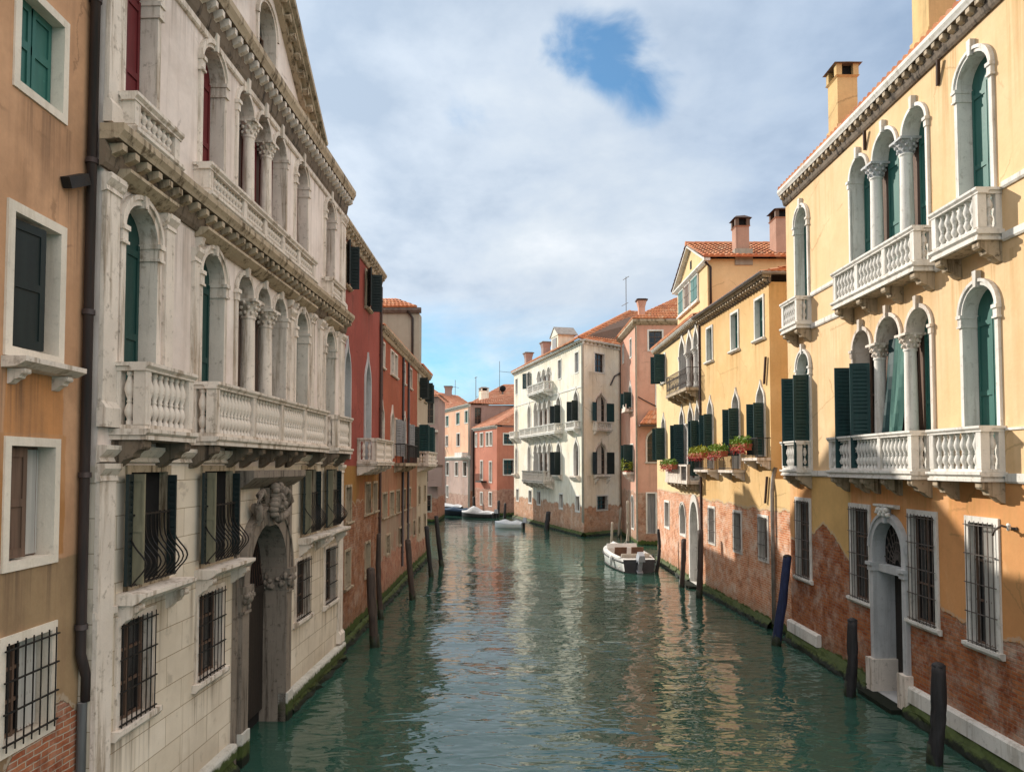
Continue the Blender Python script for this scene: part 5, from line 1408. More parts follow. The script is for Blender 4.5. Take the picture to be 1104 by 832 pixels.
# ================================================================== PINK HOUSE
HP = House('pink_house', 'faded pink house with peeling walls and a little tiled canopy behind the moored white boat', 'house', (7.98, 47.2), (13.5, 47.2))
F = HP.main
window(F, 'rect', .78, 1.62, 12.42, 13.62, None, .10, .03, .2, 'stone_white', True, 'glass')
window(F, 'round', 1.25, 1.75, 8.7, 10.6, 10.3, .10, .03, .2, 'stone_white', False, 'glass')
window(F, 'ogee', .62, 1.55, 5.25, 7.4, 6.5, .10, .05, .22, 'stone', False, 'glass', sill=(.1, .1))
window(F, 'rect', .60, 1.12, .72, 3.25, None, .09, .03, .2, 'stone_white', False, 'greywood', name='side_door')
window(F, 'rect', 3.0, 3.9, 9, 10.4, None, .1, .03, .2, 'stone_white', True, 'glass')
G = Face(HP, (7.98, 54.2), (7.98, 47.2))
for (a, b, z0, z1) in ((1.0, 1.6, 12.4, 13.6), (4.3, 5.0, 12.3, 13.5)):
    window(G, 'rect', a, b, z0, z1, None, .08, .03, .2, 'stone_white', True, 'glass')
window(G, 'ogee', 3.9, 5.0, 8.9, 10.6, 9.8, .08, .05, .2, 'stone_white', False, 'glass', shut=pair(3.9, 5.0, 8.9, 9.9, 85, 110, 'dkgreen'))
window(G, 'rect', 4.2, 5.4, 4.7, 6.4, None, .08, .03, .2, 'stone_white', False, 'glass', shut=pair(4.2, 5.4, 4.7, 6.4, 80, 100, 'dkgreen'))
window(G, 'round', 4.6, 5.5, .9, 3.0, 2.6, .08, .03, .2, 'stone_white', True, 'glass')
ex = MB()
for P in ([(0, 0, 14.2), (5.5, 0, 14.2), (5.5, 7, 14.2), (0, 7, 14.2)], [(5.5, 0, -.6), (5.5, 7, -.6), (5.5, 7, 14.2), (5.5, 0, 14.2)], [(0, 7, -.6), (5.5, 7, -.6), (5.5, 7, 14.2), (0, 7, 14.2)]): ex.poly(P, 'pink_wall')
F.wall([(0, -.6), (5.5, -.6), (5.5, 14.2), (0, 14.2)], 'pink_wall', None, ex)
G.wall([(0, -.6), (6.998, -.6), (6.998, 14.2), (0, 14.2)], 'pink_wall')
gb = MB(); gb.prof([(-.3, 14.34), (-.3, 14.22), (-.12, 14.05), (0, 14.0), (0, 14.34)], -.3, 5.6, 'stone_dirty_shade'); F.part('eave', gb)
gb = MB(); gb.prof([(-.3, 14.339), (-.3, 14.22), (-.12, 14.05), (0, 14.0), (0, 14.339)], -.1, 7.0, 'stone_dirty_shade'); G.part('eave', gb)
rb = MB(); tiles(rb, (-.3, -.32, 14.36), (6, -.32, 14.36), (6, 3.4, 16.5), (3.4, 3.4, 16.5)); tiles(rb, (-.3, 7.2, 14.36), (-.3, -.32, 14.36), (3.4, 3.4, 16.5), (3.4, 4.0, 16.5)); ro = F.part('roof', rb)
cb = MB(); chimney(cb, .38, .35, 14.0, 15.75, .4, .4, 'pink_wall', 'flare', 'rust'); F.sub('chimney', cb, ro)
rb = MB(); tiles(rb, (.02, -.75, 7.62), (2.2, -.75, 7.62), (2.2, 0, 8.5), (.75, 0, 8.5)); rb.prof([(-.72, 7.60), (-.72, 7.5), (0, 7.5), (0, 7.6)], .05, 2.2, 'brownwood'); F.part('canopy_roof', rb)
pb = MB(); pb.tube([(-.06, -.06, 13.9), (-.06, -.06, .3)], .06, 8, 'stone'); F.part('downpipe', pb)
pb = MB(); pb.tube([(0.06, -.05, 9.4), (.6, -.05, 9.1), (1.2, -.05, 8.8)], .03, 6, 'pipe'); F.part('cable', pb)
balb = MB(); balb.box(4.0, 5.6, -.5, 0, 4.45, 4.6, 'stone'); o = G.part('window_balcony', balb)
for uu in (4.2, 4.8, 5.4):
    kb = MB(); console(kb, uu, .13, .45, 4.448, .5, 'stone'); G.sub('bracket', kb, o)
balb = MB(); balb.box(3.7, 5.2, -.5, 0, 8.6, 8.75, 'stone'); balb.box(3.72, 5.18, -.48, -.4, 8.751, 9.1, 'stone'); G.part('window_balcony', balb)

# ================================================================== CREAM PALACE (far, corner)
HW = House('cream_palace', 'cream corner palace with gothic windows, stacked balconies and terracotta roof at the canal bend', 'palace', (.2, 71.7), (5.1, 52.8))
F = HW.main
for (a, b) in ((.6, 1.35), (13.75, 14.5), (17.75, 18.5)):
    window(F, 'rect', a, b, 11.85, 13.3, None, .09, .03, .2, 'stone_white', True, 'greywood')
window(F, 'rect', 4.6, 5.5, 12.0, 13.4, None, .09, .03, .2, 'stone_white', True, 'glass', shut=pair(4.6, 5.5, 12.0, 13.4, 150, 160, 'dkgreen'))
T_ = [(8.0, 9.0), (9.4, 10.4), (10.8, 11.8)]
arcade(F, T_, 11.2, 12.6, 'round', None, .11, 'stone_white', .35, ['greywood', 'greywood', 'greywood'], 'stone_white', None, .1, .05, cap=.24)
for zb_, zt_ in ((8.2, 10.6), (4.3, 6.95)):
    for i, (a, b) in enumerate(((.6, 1.4), (5.0, 5.9), (13.4, 14.4), (17.5, 18.5))):
        sh = None
        if (zb_ > 8 and i >= 2) or (zb_ < 8 and i == 2): sh = pair(a, b, zb_, zt_ - .85, 120, 100, 'blackgreen')
        window(F, 'ogee', a, b, zb_, zt_, zt_ - .85, .11, .06, .22, 'stone_white', False, 'glass', shut=sh)
    arcade(F, [(7.0, 8.0), (8.35, 9.35), (9.7, 10.7), (11.05, 12.05)], zb_ - .2, zt_ - .75, 'ogee', .85, .12, 'stone_white', .45, 'glass', 'stone_white', None, .11, .06, cap=.26)
for (a, b) in ((.9, 1.7), (5.2, 6.1), (7.9, 8.8), (14.0, 14.8), (17.8, 18.6)):
    window(F, 'rect', a, b, 1.75, 2.8, None, .12, .03, .22, 'stone_white', True, 'glass')
G = Face(HW, (5.1, 52.8), (8.3, 56.0))
window(G, 'rect', 1.3, 2.4, 11.85, 13.2, None, .10, .03, .2, 'stone_white', True, 'glass')
for zb_, zt_ in ((8.25, 10.4), (4.4, 6.8)):
    window(G, 'ogee', 1.35, 2.6, zb_, zt_, zt_ - .9, .10, .05, .22, 'stone', False, 'glass', curtain=(.3, .7), shut=pair(1.35, 2.6, zb_, zt_ - .8, 165, 158, 'blackgreen' if zb_ < 8 else 'dkgreen'))
window(G, 'rect', 1.5, 2.65, 1.85, 2.8, None, .12, .03, .22, 'stone_white', True, 'glass', grille='flat')
inv = F.world.inverted()
def fw(x, y, z): return tuple(inv @ Vector((x, y, z)))
ex = MB()
for P in ([(8.3, 56), (8.6, 72)], [(8.6, 72), (.2, 71.7)]):
    ex.poly([fw(*P[0], -.6), fw(*P[1], -.6), fw(*P[1], 14), fw(*P[0], 14)], 'white_wall')
L_ = F.L
F.wall([(0, -.6), (L_, -.6), (L_, 13.9), (0, 13.9)], 'white_wall', None, ex)
G.wall([(0, -.6), (G.L, -.6), (G.L, 13.9), (0, 13.9)], 'white_wall')
for FF in (F, G):
    cornice(FF, -.1, FF.L + (.1 if FF is F else 0), 13.72, 14.05, .3 if FF is F else .297, 'stone_white', (.45, .14, .14), 'stone_dirty_shade', name='eave')
rb = MB()
E_, F_ = fw(9.6, 60.0, 17.6), fw(5.8, 71.5, 17.2)
tiles(rb, fw(-.1, 71.9, 14.07), fw(4.75, 52.45, 14.07), E_, F_, 'tile', .26, .42)
tiles(rb, fw(4.75, 52.45, 14.07), fw(10.4, 57.6, 14.07), fw(13.0, 61.0, 17.6), E_, 'tile', .26, .42)
ridge(rb, fw(4.75, 52.45, 14.15), E_); ro = F.part('roof', rb)
for (uu, yy, zt, ww) in ((1.9, .9, 15.75, .6), (7.2, 1.0, 15.9, .65)):
    cb = MB(); chimney(cb, uu, yy, 14.0, zt, ww, ww, 'mauve_wall', 'flare', 'lead'); F.sub('chimney', cb, ro)
db = MB(); db.box(11.5, 13.3, .15, 1.5, 14.07, 15.45, 'white_wall'); db.extr([(11.35, 15.451), (13.45, 15.451), (12.4, 16.15)], .1, 1.7, 'white_wall'); db.box(11.9, 12.9, .1, .149, 14.4, 15.3, 'greywood')
for e, w_ in ((11.3, 1), (13.5, -1)): db.extr_path([(e, .05, 15.44), (12.4, .05, 16.17), (12.4, .05, 16.25), (e, .05, 15.52)], (0, 1.7, 0), 'copper')
F.sub('dormer', db, ro)
an = MB(); q = fw(9.3, 60, 0)
an.tube([(q[0], q[1], 15.5), (q[0], q[1], 20.4)], .03, 5, 'greyiron')
an.tube([(q[0] - .6, q[1], 20.3), (q[0] + .6, q[1], 20.3)], .025, 4, 'greyiron'); an.tube([(q[0] - .9, q[1], 18.2), (q[0] + .4, q[1], 18.2)], .025, 4, 'greyiron')
F.sub('antenna', an, ro)
balcony(F, 7.6, 12.4, 11.0, 11.16, 11.85, .8, (7.6, 9.2, 10.8, 12.4), (7.8, 9.4, 10.6, 12.2), 'stone_white', br=.2, bh=.4, spacing=.3)
balcony(F, 4.4, 14.9, 7.5, 7.66, 8.3, .7, (4.4, 6.3, 8.2, 10.2, 12.2, 13.1, 14.9), (4.8, 6.6, 8.4, 10.4, 12.2, 13.4, 14.6), 'stone_white', br=.2, bh=.4, spacing=.3)
balcony(F, 16.9, 19.0, 7.6, 7.75, 8.25, .5, (16.9, 19.0), (17.1, 18.8), 'stone_white', br=.2, bh=.4, spacing=.3)
balcony(F, .1, 1.9, 7.6, 7.75, 8.25, .5, (.1, 1.9), (.3, 1.7), 'stone_white', br=.2, bh=.4, spacing=.3)
balcony(F, 6.2, 12.6, 3.6, 3.8, 4.6, .9, (6.2, 7.8, 9.4, 11.0, 12.6), (6.4, 8, 9.6, 11.0, 12.4), 'stone', br=.2, bh=.5, spacing=.3)
for (a, b) in ((13.1, 14.7), (17.2, 18.8), (.3, 1.7), (4.7, 5.95)):
    sb = MB(); sb.prof([(-.35, 4.28), (-.35, 4.18), (-.1, 3.9), (0, 3.88), (0, 4.28)], a, b, 'stone'); F.part('window_shelf', sb)
balcony(G, 1.05, 2.9, 7.55, 7.7, 8.22, .35, (1.05, 2.9), (1.2, 2.75), 'stone_white', br=.18, bh=.3, spacing=.22)
sb = MB(); sb.prof([(-.3, 4.38), (-.3, 4.25), (-.1, 4.1), (0, 4.1), (0, 4.38)], 1.1, 2.85, 'stone_white'); o = G.part('window_shelf', sb)
for uu in (1.3, 2.65):
    kb = MB(); console(kb, uu, .16, .28, 4.098, .4, 'stone_white'); G.sub('bracket', kb, o)
sb = MB(); sb.box(0, L_, -.04, 0, 10.66, 10.74, 'stone_white'); F.part('string_course', sb)
pb = MB(); pb.tube([(L_ - .02, -.06, 13.7), (L_ - .02, -.06, 1.0)], .09, 8, 'stone_white'); F.part('downpipe', pb)
pb = MB(); pb.tube([(G.L - .1, -.12, 13.8), (G.L - .1, -.12, 2)], .14, 8, 'pipe'); G.part('downpipe', pb)
pb = MB(); pb.tube([(3.1, -.05, 11.0), (3.6, -.05, 11.7), (4.3, -.05, 12.0)], .06, 6, 'pipe'); G.part('cable', pb)
for FF in (F, G):
    footing(FF, 0, FF.L, .28, .26)

# ================================================================== FAR HOUSES
HS = House('salmon_house', 'pale salmon house with small blue-shuttered windows at the canal end, shade painted in below', 'house', (-9.2, 93.0), (-4.56, 81.0))
F = HS.main
for (a, b, z0, z1) in ((.9, 2.0, 9.8, 11.0), (3.2, 4.4, 9.8, 11.0), (7.6, 8.9, 9.8, 11.1), (10.9, 12.0, 9.8, 11.1), (3.2, 4.2, 7.4, 8.6), (7.8, 9.0, 7.3, 8.7), (.6, 1.6, 3.9, 5.4), (3.4, 4.6, 3.9, 5.4), (7.2, 8.3, 3.9, 5.4), (10.3, 11.6, 3.9, 5.4), (3.6, 4.4, 1.3, 2.6)):
    window(F, 'rect', a, b, z0, z1, None, .1, .04, .2, 'stone_white', True, 'teal' if z0 > 9 else 'glass')
G = Face(HS, (-4.56, 81.0), (3.0, 84.5))
window(G, 'rect', .5, 1.3, 9.6, 11.4, None, .1, .04, .2, 'mauve_wall', True, 'glass')
window(G, 'rect', 3.0, 3.8, 8.6, 9.6, None, .1, .04, .2, 'mauve_wall', True, 'glass')
ex = MB(); ex.poly([(0, 0, 11.7), (F.L, 0, 11.7), (F.L - 2, 7, 11.7), (0, 7, 11.7)], 'salmon_wall')
F.wall([(0, -.6), (F.L, -.6), (F.L, 11.7), (0, 11.7)], 'salmon_wall', None, ex)
G.wall([(0, -.6), (G.L, -.6), (G.L, 11.7), (0, 11.7)], 'mauve_wall')
cornice(F, -.1, F.L + .1, 11.5, 11.8, .3, 'stone_white', None, name='eave'); sb = MB(); sb.prof([(-.3, 6.1), (-.3, 5.95), (0, 5.7), (0, 6.1)], .6, F.L + .1, 'stone_white'); F.part('ledge', sb)
sb = MB(); sb.box(9.5, 12.5, -.9, 0, 5.9, 6.05, 'stone_white'); sb.box(9.6, 12.4, -.8, -.0, 6.051, 6.5, 'stone_white'); F.part('ledge_balcony', sb)
inv = F.world.inverted()
rb = MB(); tiles(rb, fw(-9.5, 93.1, 11.85), fw(-4.7, 80.6, 11.85), fw(-1, 87, 13.2), fw(-4, 94, 13.2), 'tile_far', .3, .5); tiles(rb, fw(-4.7, 80.6, 11.85), fw(3.2, 84.2, 11.85), fw(3.2, 90, 13.2), fw(-1, 87, 13.2), 'tile_far', .3, .5); ro = F.part('roof', rb)
cb = MB(); q = fw(-3.4, 89, 0); chimney(cb, q[0], q[1], 11.9, 14.5, .95, .95, 'white_wall', 'hat', 'lead'); F.sub('chimney', cb, ro)
pb = MB(); pb.tube([(F.L - .05, -.12, 11.4), (F.L - .05, -.12, .5)], .1, 8, 'stone_white'); F.part('downpipe', pb)
an = MB(); q = fw(-4.3, 88, 0); an.tube([(q[0], q[1], 12), (q[0], q[1], 15.6)], .04, 4, 'greyiron'); an.tube([(q[0] - .5, q[1], 15.5), (q[0] + .5, q[1], 15.5)], .03, 4, 'greyiron'); an.tube([(q[0], q[1], 13.2), (q[0] + 1.0, q[1], 13.15)], .03, 4, 'greyiron'); F.sub('antenna', an, ro)

HC = House('coral_house', 'coral red corner house with white framed windows left of the cream palace', 'house', (-4.1, 80.2), (-1.5, 73.5))
F = HC.main
for (a, b, z0, z1) in ((2.1, 3.0, 7.1, 8.4), (4.0, 4.7, 7.1, 8.4), (5.1, 5.8, 7.1, 8.4), (.5, 1.0, 7.1, 8.4), (2.2, 2.9, 3.6, 5.5), (5.0, 5.7, 3.4, 5.4), (2.2, 2.9, 1.0, 2.2), (4.9, 5.7, 1.0, 2.3)):
    window(F, 'rect', a, b, z0, z1, None, .12, .04, .2, 'stone_white', True, 'tan' if z0 > 7 else 'glass')
G = Face(HC, (-1.5, 73.5), (1.2, 76.0))
for (a, b, z0, z1) in ((.9, 2.3, 7.2, 8.2), (.9, 2.3, 4.15, 5.6)):
    window(G, 'rect', a, b, z0, z1, None, .12, .04, .2, 'stone_white', True, 'glass')
inv = F.world.inverted()
ex = MB(); ex.poly([fw(-4.1, 80.2, 8.9), fw(-1.5, 73.5, 8.9), fw(1.2, 76, 8.9), fw(1.2, 84, 8.9)], 'coral_wall')
F.wall([(0, -.6), (F.L, -.6), (F.L, 8.9), (0, 8.9)], 'coral_wall', None, ex); G.wall([(0, -.6), (G.L, -.6), (G.L, 8.9), (0, 8.9)], 'coral_wall')
cornice(F, -.1, F.L + .1, 8.75, 9.02, .28, 'stone_white', None, name='eave')
rb = MB(); tiles(rb, fw(-4.4, 80.6, 9.05), fw(-1.6, 73.1, 9.05), fw(2.0, 79, 11.6), fw(0.2, 85, 11.9), 'tile_far', .3, .5); tiles(rb, fw(-1.6, 73.1, 9.05), fw(1.6, 76, 9.05), fw(2.4, 79, 11.6), fw(2.0, 79, 11.6), 'tile_far', .3, .5); F.part('roof', rb)
pb = MB(); pb.tube([(.1, -.1, 8.7), (.1, -.1, .6)], .09, 8, 'pipe'); F.part('downpipe', pb)
bb = MB(); bb.box(2.2, 4.1, -.6, 0, 3.3, 3.45, 'iron')
for k in range(12): bb.tube([(2.25 + k * .165, -.56, 3.45), (2.25 + k * .165, -.56, 4.2)], .02, 4, 'iron')
F.part('iron_balcony', bb)

HG = House('shaded_house', 'grey house in shade with stacked dark windows just past the left row', 'house', (-16.0, 66.0), (-6.6, 66.0))
F = HG.main
for (a, b, z0, z1) in ((7.5, 8.1, 8.8, 10.6), (8.3, 9.0, 8.8, 10.6), (7.4, 8.1, 6.1, 7.6), (8.4, 9.1, 6.1, 7.6), (7.4, 8.1, 3.6, 5.0), (8.4, 9.1, 3.6, 5.0), (8.0, 8.8, 1.0, 2.4)):
    window(F, 'rect', a, b, z0, z1, None, .1, .04, .2, 'grey_wall', True, 'glass')
F.wall([(0, -.6), (9.4, -.6), (9.4, 11.2), (0, 11.2)], 'mauve_wall', 7)
for z in (8.0, 5.35):
    sb = MB(); sb.box(6.8, 9.42, -.5, 0, z, z + .16, 'stone'); F.part('ledge', sb)
rb = MB(); tiles(rb, (0, -.4, 11.25), (9.7, -.4, 11.25), (7.5, 3.4, 12.9), (0, 3.4, 12.9), 'tile_far', .3, .5); tiles(rb, (9.7, -.4, 11.25), (9.7, 7.2, 11.25), (7.5, 3.6, 12.9), (7.5, 3.4, 12.9), 'tile_far', .3, .5); F.part('roof', rb)
sb = MB(); sb.box(8.6, 9.9, -1.0, 0, 4.9, 5.1, 'brownwood'); sb.box(8.65, 9.85, -.95, -.05, 3.2, 4.899, 'mauve_wall'); F.part('closed_balcony', sb)

HH = House('far_roof_house', 'distant house showing a broad faded terracotta roof above the salmon house', 'house', (-16, 97), (-4.8, 97))
F = HH.main
F.wall([(0, -.6), (11.2, -.6), (11.2, 12.2), (0, 12.2)], 'mauve_wall', 9)
rb = MB(); tiles(rb, (-.3, -.5, 12.25), (11.6, -.5, 12.25), (8.5, 4.5, 14.6), (2.5, 4.5, 15.6), 'tile_far', .32, .5); tiles(rb, (11.6, -.5, 12.25), (11.6, 9.5, 12.25), (8.5, 4.6, 14.6), (8.5, 4.5, 14.6), 'tile_far', .32, .5); ro = F.part('roof', rb)
cb = MB(); chimney(cb, 7.3, 4.2, 13.5, 15.9, .9, .9, 'mauve_wall', 'flare', 'lead'); F.sub('chimney', cb, ro)
an = MB(); an.tube([(8.2, 4.6, 14.2), (8.2, 4.6, 16.8)], .04, 4, 'greyiron'); an.tube([(7.8, 4.6, 15.9), (8.7, 4.6, 15.7)], .03, 4, 'greyiron'); F.sub('antenna', an, ro)
HI = House('far_tiled_house', 'distant house with a bright terracotta roof beside the cream palace corner', 'house', (-5.2, 93), (6, 93))
F = HI.main
F.wall([(0, -.6), (11.2, -.6), (11.2, 12.6), (0, 12.6)], 'mauve_wall', 9)
rb = MB(); tiles(rb, (-.4, -.5, 12.65), (11.5, -.5, 12.65), (11.5, 4.5, 15.7), (4.2, 4.5, 15.7), 'tile_far', .32, .5); tiles(rb, (-.4, 9.5, 12.65), (-.4, -.5, 12.65), (4.2, 4.5, 15.7), (4.2, 4.6, 15.7), 'tile_far', .32, .5); ro = F.part('roof', rb)
cb = MB(); cb.blob((4.0, 1.9, 14.9), (.42, .3, .42), 'dark', 10, 7); cb.box(3.9, 4.1, 1.9, 2.1, 13.6, 14.8, 'lead'); F.sub('satellite_dish', cb, ro)
an = MB(); an.tube([(3.6, 2.5, 14), (3.6, 2.5, 18.5)], .04, 4, 'greyiron'); an.tube([(3.6, 2.5, 17.2), (5.6, 2.5, 17.0)], .03, 4, 'greyiron'); F.sub('antenna', an, ro)

# ================================================================== MOORING POLES
def pole(name, label, base, top, r, mat, cap=None, weed=.55, group='mooring poles along the canal walls', bend=0.0):
    (x0, y0), (x1, z1) = base, top
    mb = MB(); n = 9; pts = []
    for k in range(n):
        q = k / (n - 1); z = -1.2 + (z1 + 1.2) * q; t = z / z1
        pts.append((x0 + (x1 - x0) * t + bend * math.sin(math.pi * max(0, min(1, t))), y0 + .04 * math.sin(q * 7), z))
    n2_ = []
    for i in range(25):
        q = i / 24 * (n - 1); k = min(n - 2, int(q)); f_ = q - k
        n2_.append(tuple(pts[k][j] * (1 - f_) + pts[k + 1][j] * f_ for j in range(3)))
    mb.tube(n2_, r * 1.08, 14, mat, r * .94)
    rr_ = random.Random(int(x0 * 77 + y0 * 13)); ph = [rr_.random() * 6.28 for _ in range(14)]
    for i in range(25):
        for k in range(14):
            v = mb.v[i * 14 + k]; c_ = n2_[i]; sc_ = 1 + .07 * math.sin(ph[k] + i * .35) + .05 * math.sin(ph[(k * 3) % 14] + i * .9) - (.10 if k in (3, 9) else 0)
            mb.v[i * 14 + k] = (c_[0] + (v[0] - c_[0]) * sc_, c_[1] + (v[1] - c_[1]) * sc_, v[2])
    e = pts[-1]
    mb.blob((e[0], e[1], e[2]), (r * .94, r * .94, r * .55), cap or mat, 12, 8)
    o = link(name, mb.mesh(name)); tag(o, label, 'mooring pole', group)
    wm = MB(); w0 = [p for p in pts if p[2] < .1]; pw0 = pts[0]
    def at(z): t = z / z1; return (x0 + (x1 - x0) * t + bend * math.sin(math.pi * max(0, min(1, t))), y0 + .02, z)
    wm.tube([at(-.5), at(.05), at(weed * .6)], r * 1.15, 12, 'poleweed', r * 1.10); link('weed_band', wm.mesh('weed_band'), o)
    return o
pole('mooring_pole', 'brown leaning mooring pole in front of the red house, nearest to the white palace', (-3.80, 20.75), (-3.93, 2.12), .125, 'polewood')
pole('mooring_pole', 'thinner brown mooring pole close against the red house wall', (-4.27, 24.4), (-4.36, 2.75), .085, 'polewood', bend=-.04)
pole('mooring_pole', 'leaning brown mooring pole in front of the orange house', (-3.72, 28.0), (-3.92, 2.2), .11, 'polewood')
pole('mooring_pole', 'dark mooring pole off the far end of the orange house', (-3.63, 33.6), (-3.86, 2.25), .105, 'poledark')
pole('mooring_pole', 'dark leaning mooring pole farthest out beside the beige house', (-3.52, 37.3), (-3.80, 2.45), .115, 'poledark')
pole('mooring_pole', 'blue painted leaning mooring pole at the corner of the yellow palace', (7.39, 20.96), (7.74, 2.45), .125, 'poleblue', 'poledark')
pole('mooring_pole', 'brown mooring pole left of the pale yellow house water door', (6.99, 30.8), (7.11, 1.95), .11, 'polewood')
pole('mooring_pole', 'taller brown mooring pole right of the pale yellow house water door', (7.07, 28.25), (7.16, 2.55), .11, 'polewood')
pole('mooring_pole', 'black round-headed mooring pole left of the yellow palace door step', (7.36, 16.36), (7.45, 1.62), .112, 'poledark')
pole('mooring_pole', 'black round-headed mooring pole right of the yellow palace door step, largest in view', (7.11, 12.68), (7.22, 1.62), .118, 'poledark')
pole('mooring_pole', 'thin pale mooring stake standing alone in open water left of the white motorboat', (6.15, 46.2), (6.22, 1.5), .075, 'polelight')
pole('mooring_pole', 'pale leaning mooring stake between the cream palace and pink house', (7.55, 52.9), (7.75, 2.0), .10, 'polelight')
pole('mooring_pole', 'tall pale mooring stake behind the white motorboat bow', (7.22, 46.5), (7.24, 2.8), .085, 'polelight')
pole('mooring_pole', 'crooked dark mooring pole at the stern of the white motorboat', (6.80, 35.1), (6.90, 2.0), .075, 'poledark', bend=.08)
pole('mooring_pole', 'stout dark mooring pole against the cream palace wall', (2.7, 58.3), (2.85, 1.35), .20, 'poledark')
pole('mooring_pole', 'slim dark mooring pole in front of the coral house', (-1.36, 72.2), (-1.27, 1.6), .13, 'poledark')
pole('mooring_pole', 'dark mooring pole between the two far covered boats', (-.69, 68.8), (-.62, 1.5), .13, 'poledark')
pole('mooring_pole', 'far dark mooring pole beside the dark blue boat', (-3.92, 78.2), (-4.0, 1.7), .15, 'poledark')

# ================================================================== BOATS
def loft(stations, mat, mb, closed_ends=True):
    n = len(stations[0]); b = len(mb.v)
    for s_ in stations: mb.v += [tuple(p) for p in s_]
    for i in range(len(stations) - 1):
        for k in range(n - 1): mb.quadf((b + i * n + k, b + i * n + k + 1, b + (i + 1) * n + k + 1, b + (i + 1) * n + k), mat, True)
    if closed_ends: mb.quadf(range(b, b + n), mat)


def hull(L, B, H, tr=.78, fine=2.2):
    """half breadth and sheer along the length, t=0 stern .. 1 bow"""
    def bw(t): return B / 2 * (tr + (1 - tr) * math.sin(min(1, t / .45) * math.pi / 2)) * (1 if t < .45 else (1 - ((t - .45) / .55) ** fine) ** .85)
    def sh(t): return H * (1 + .28 * t * t)
    return bw, sh


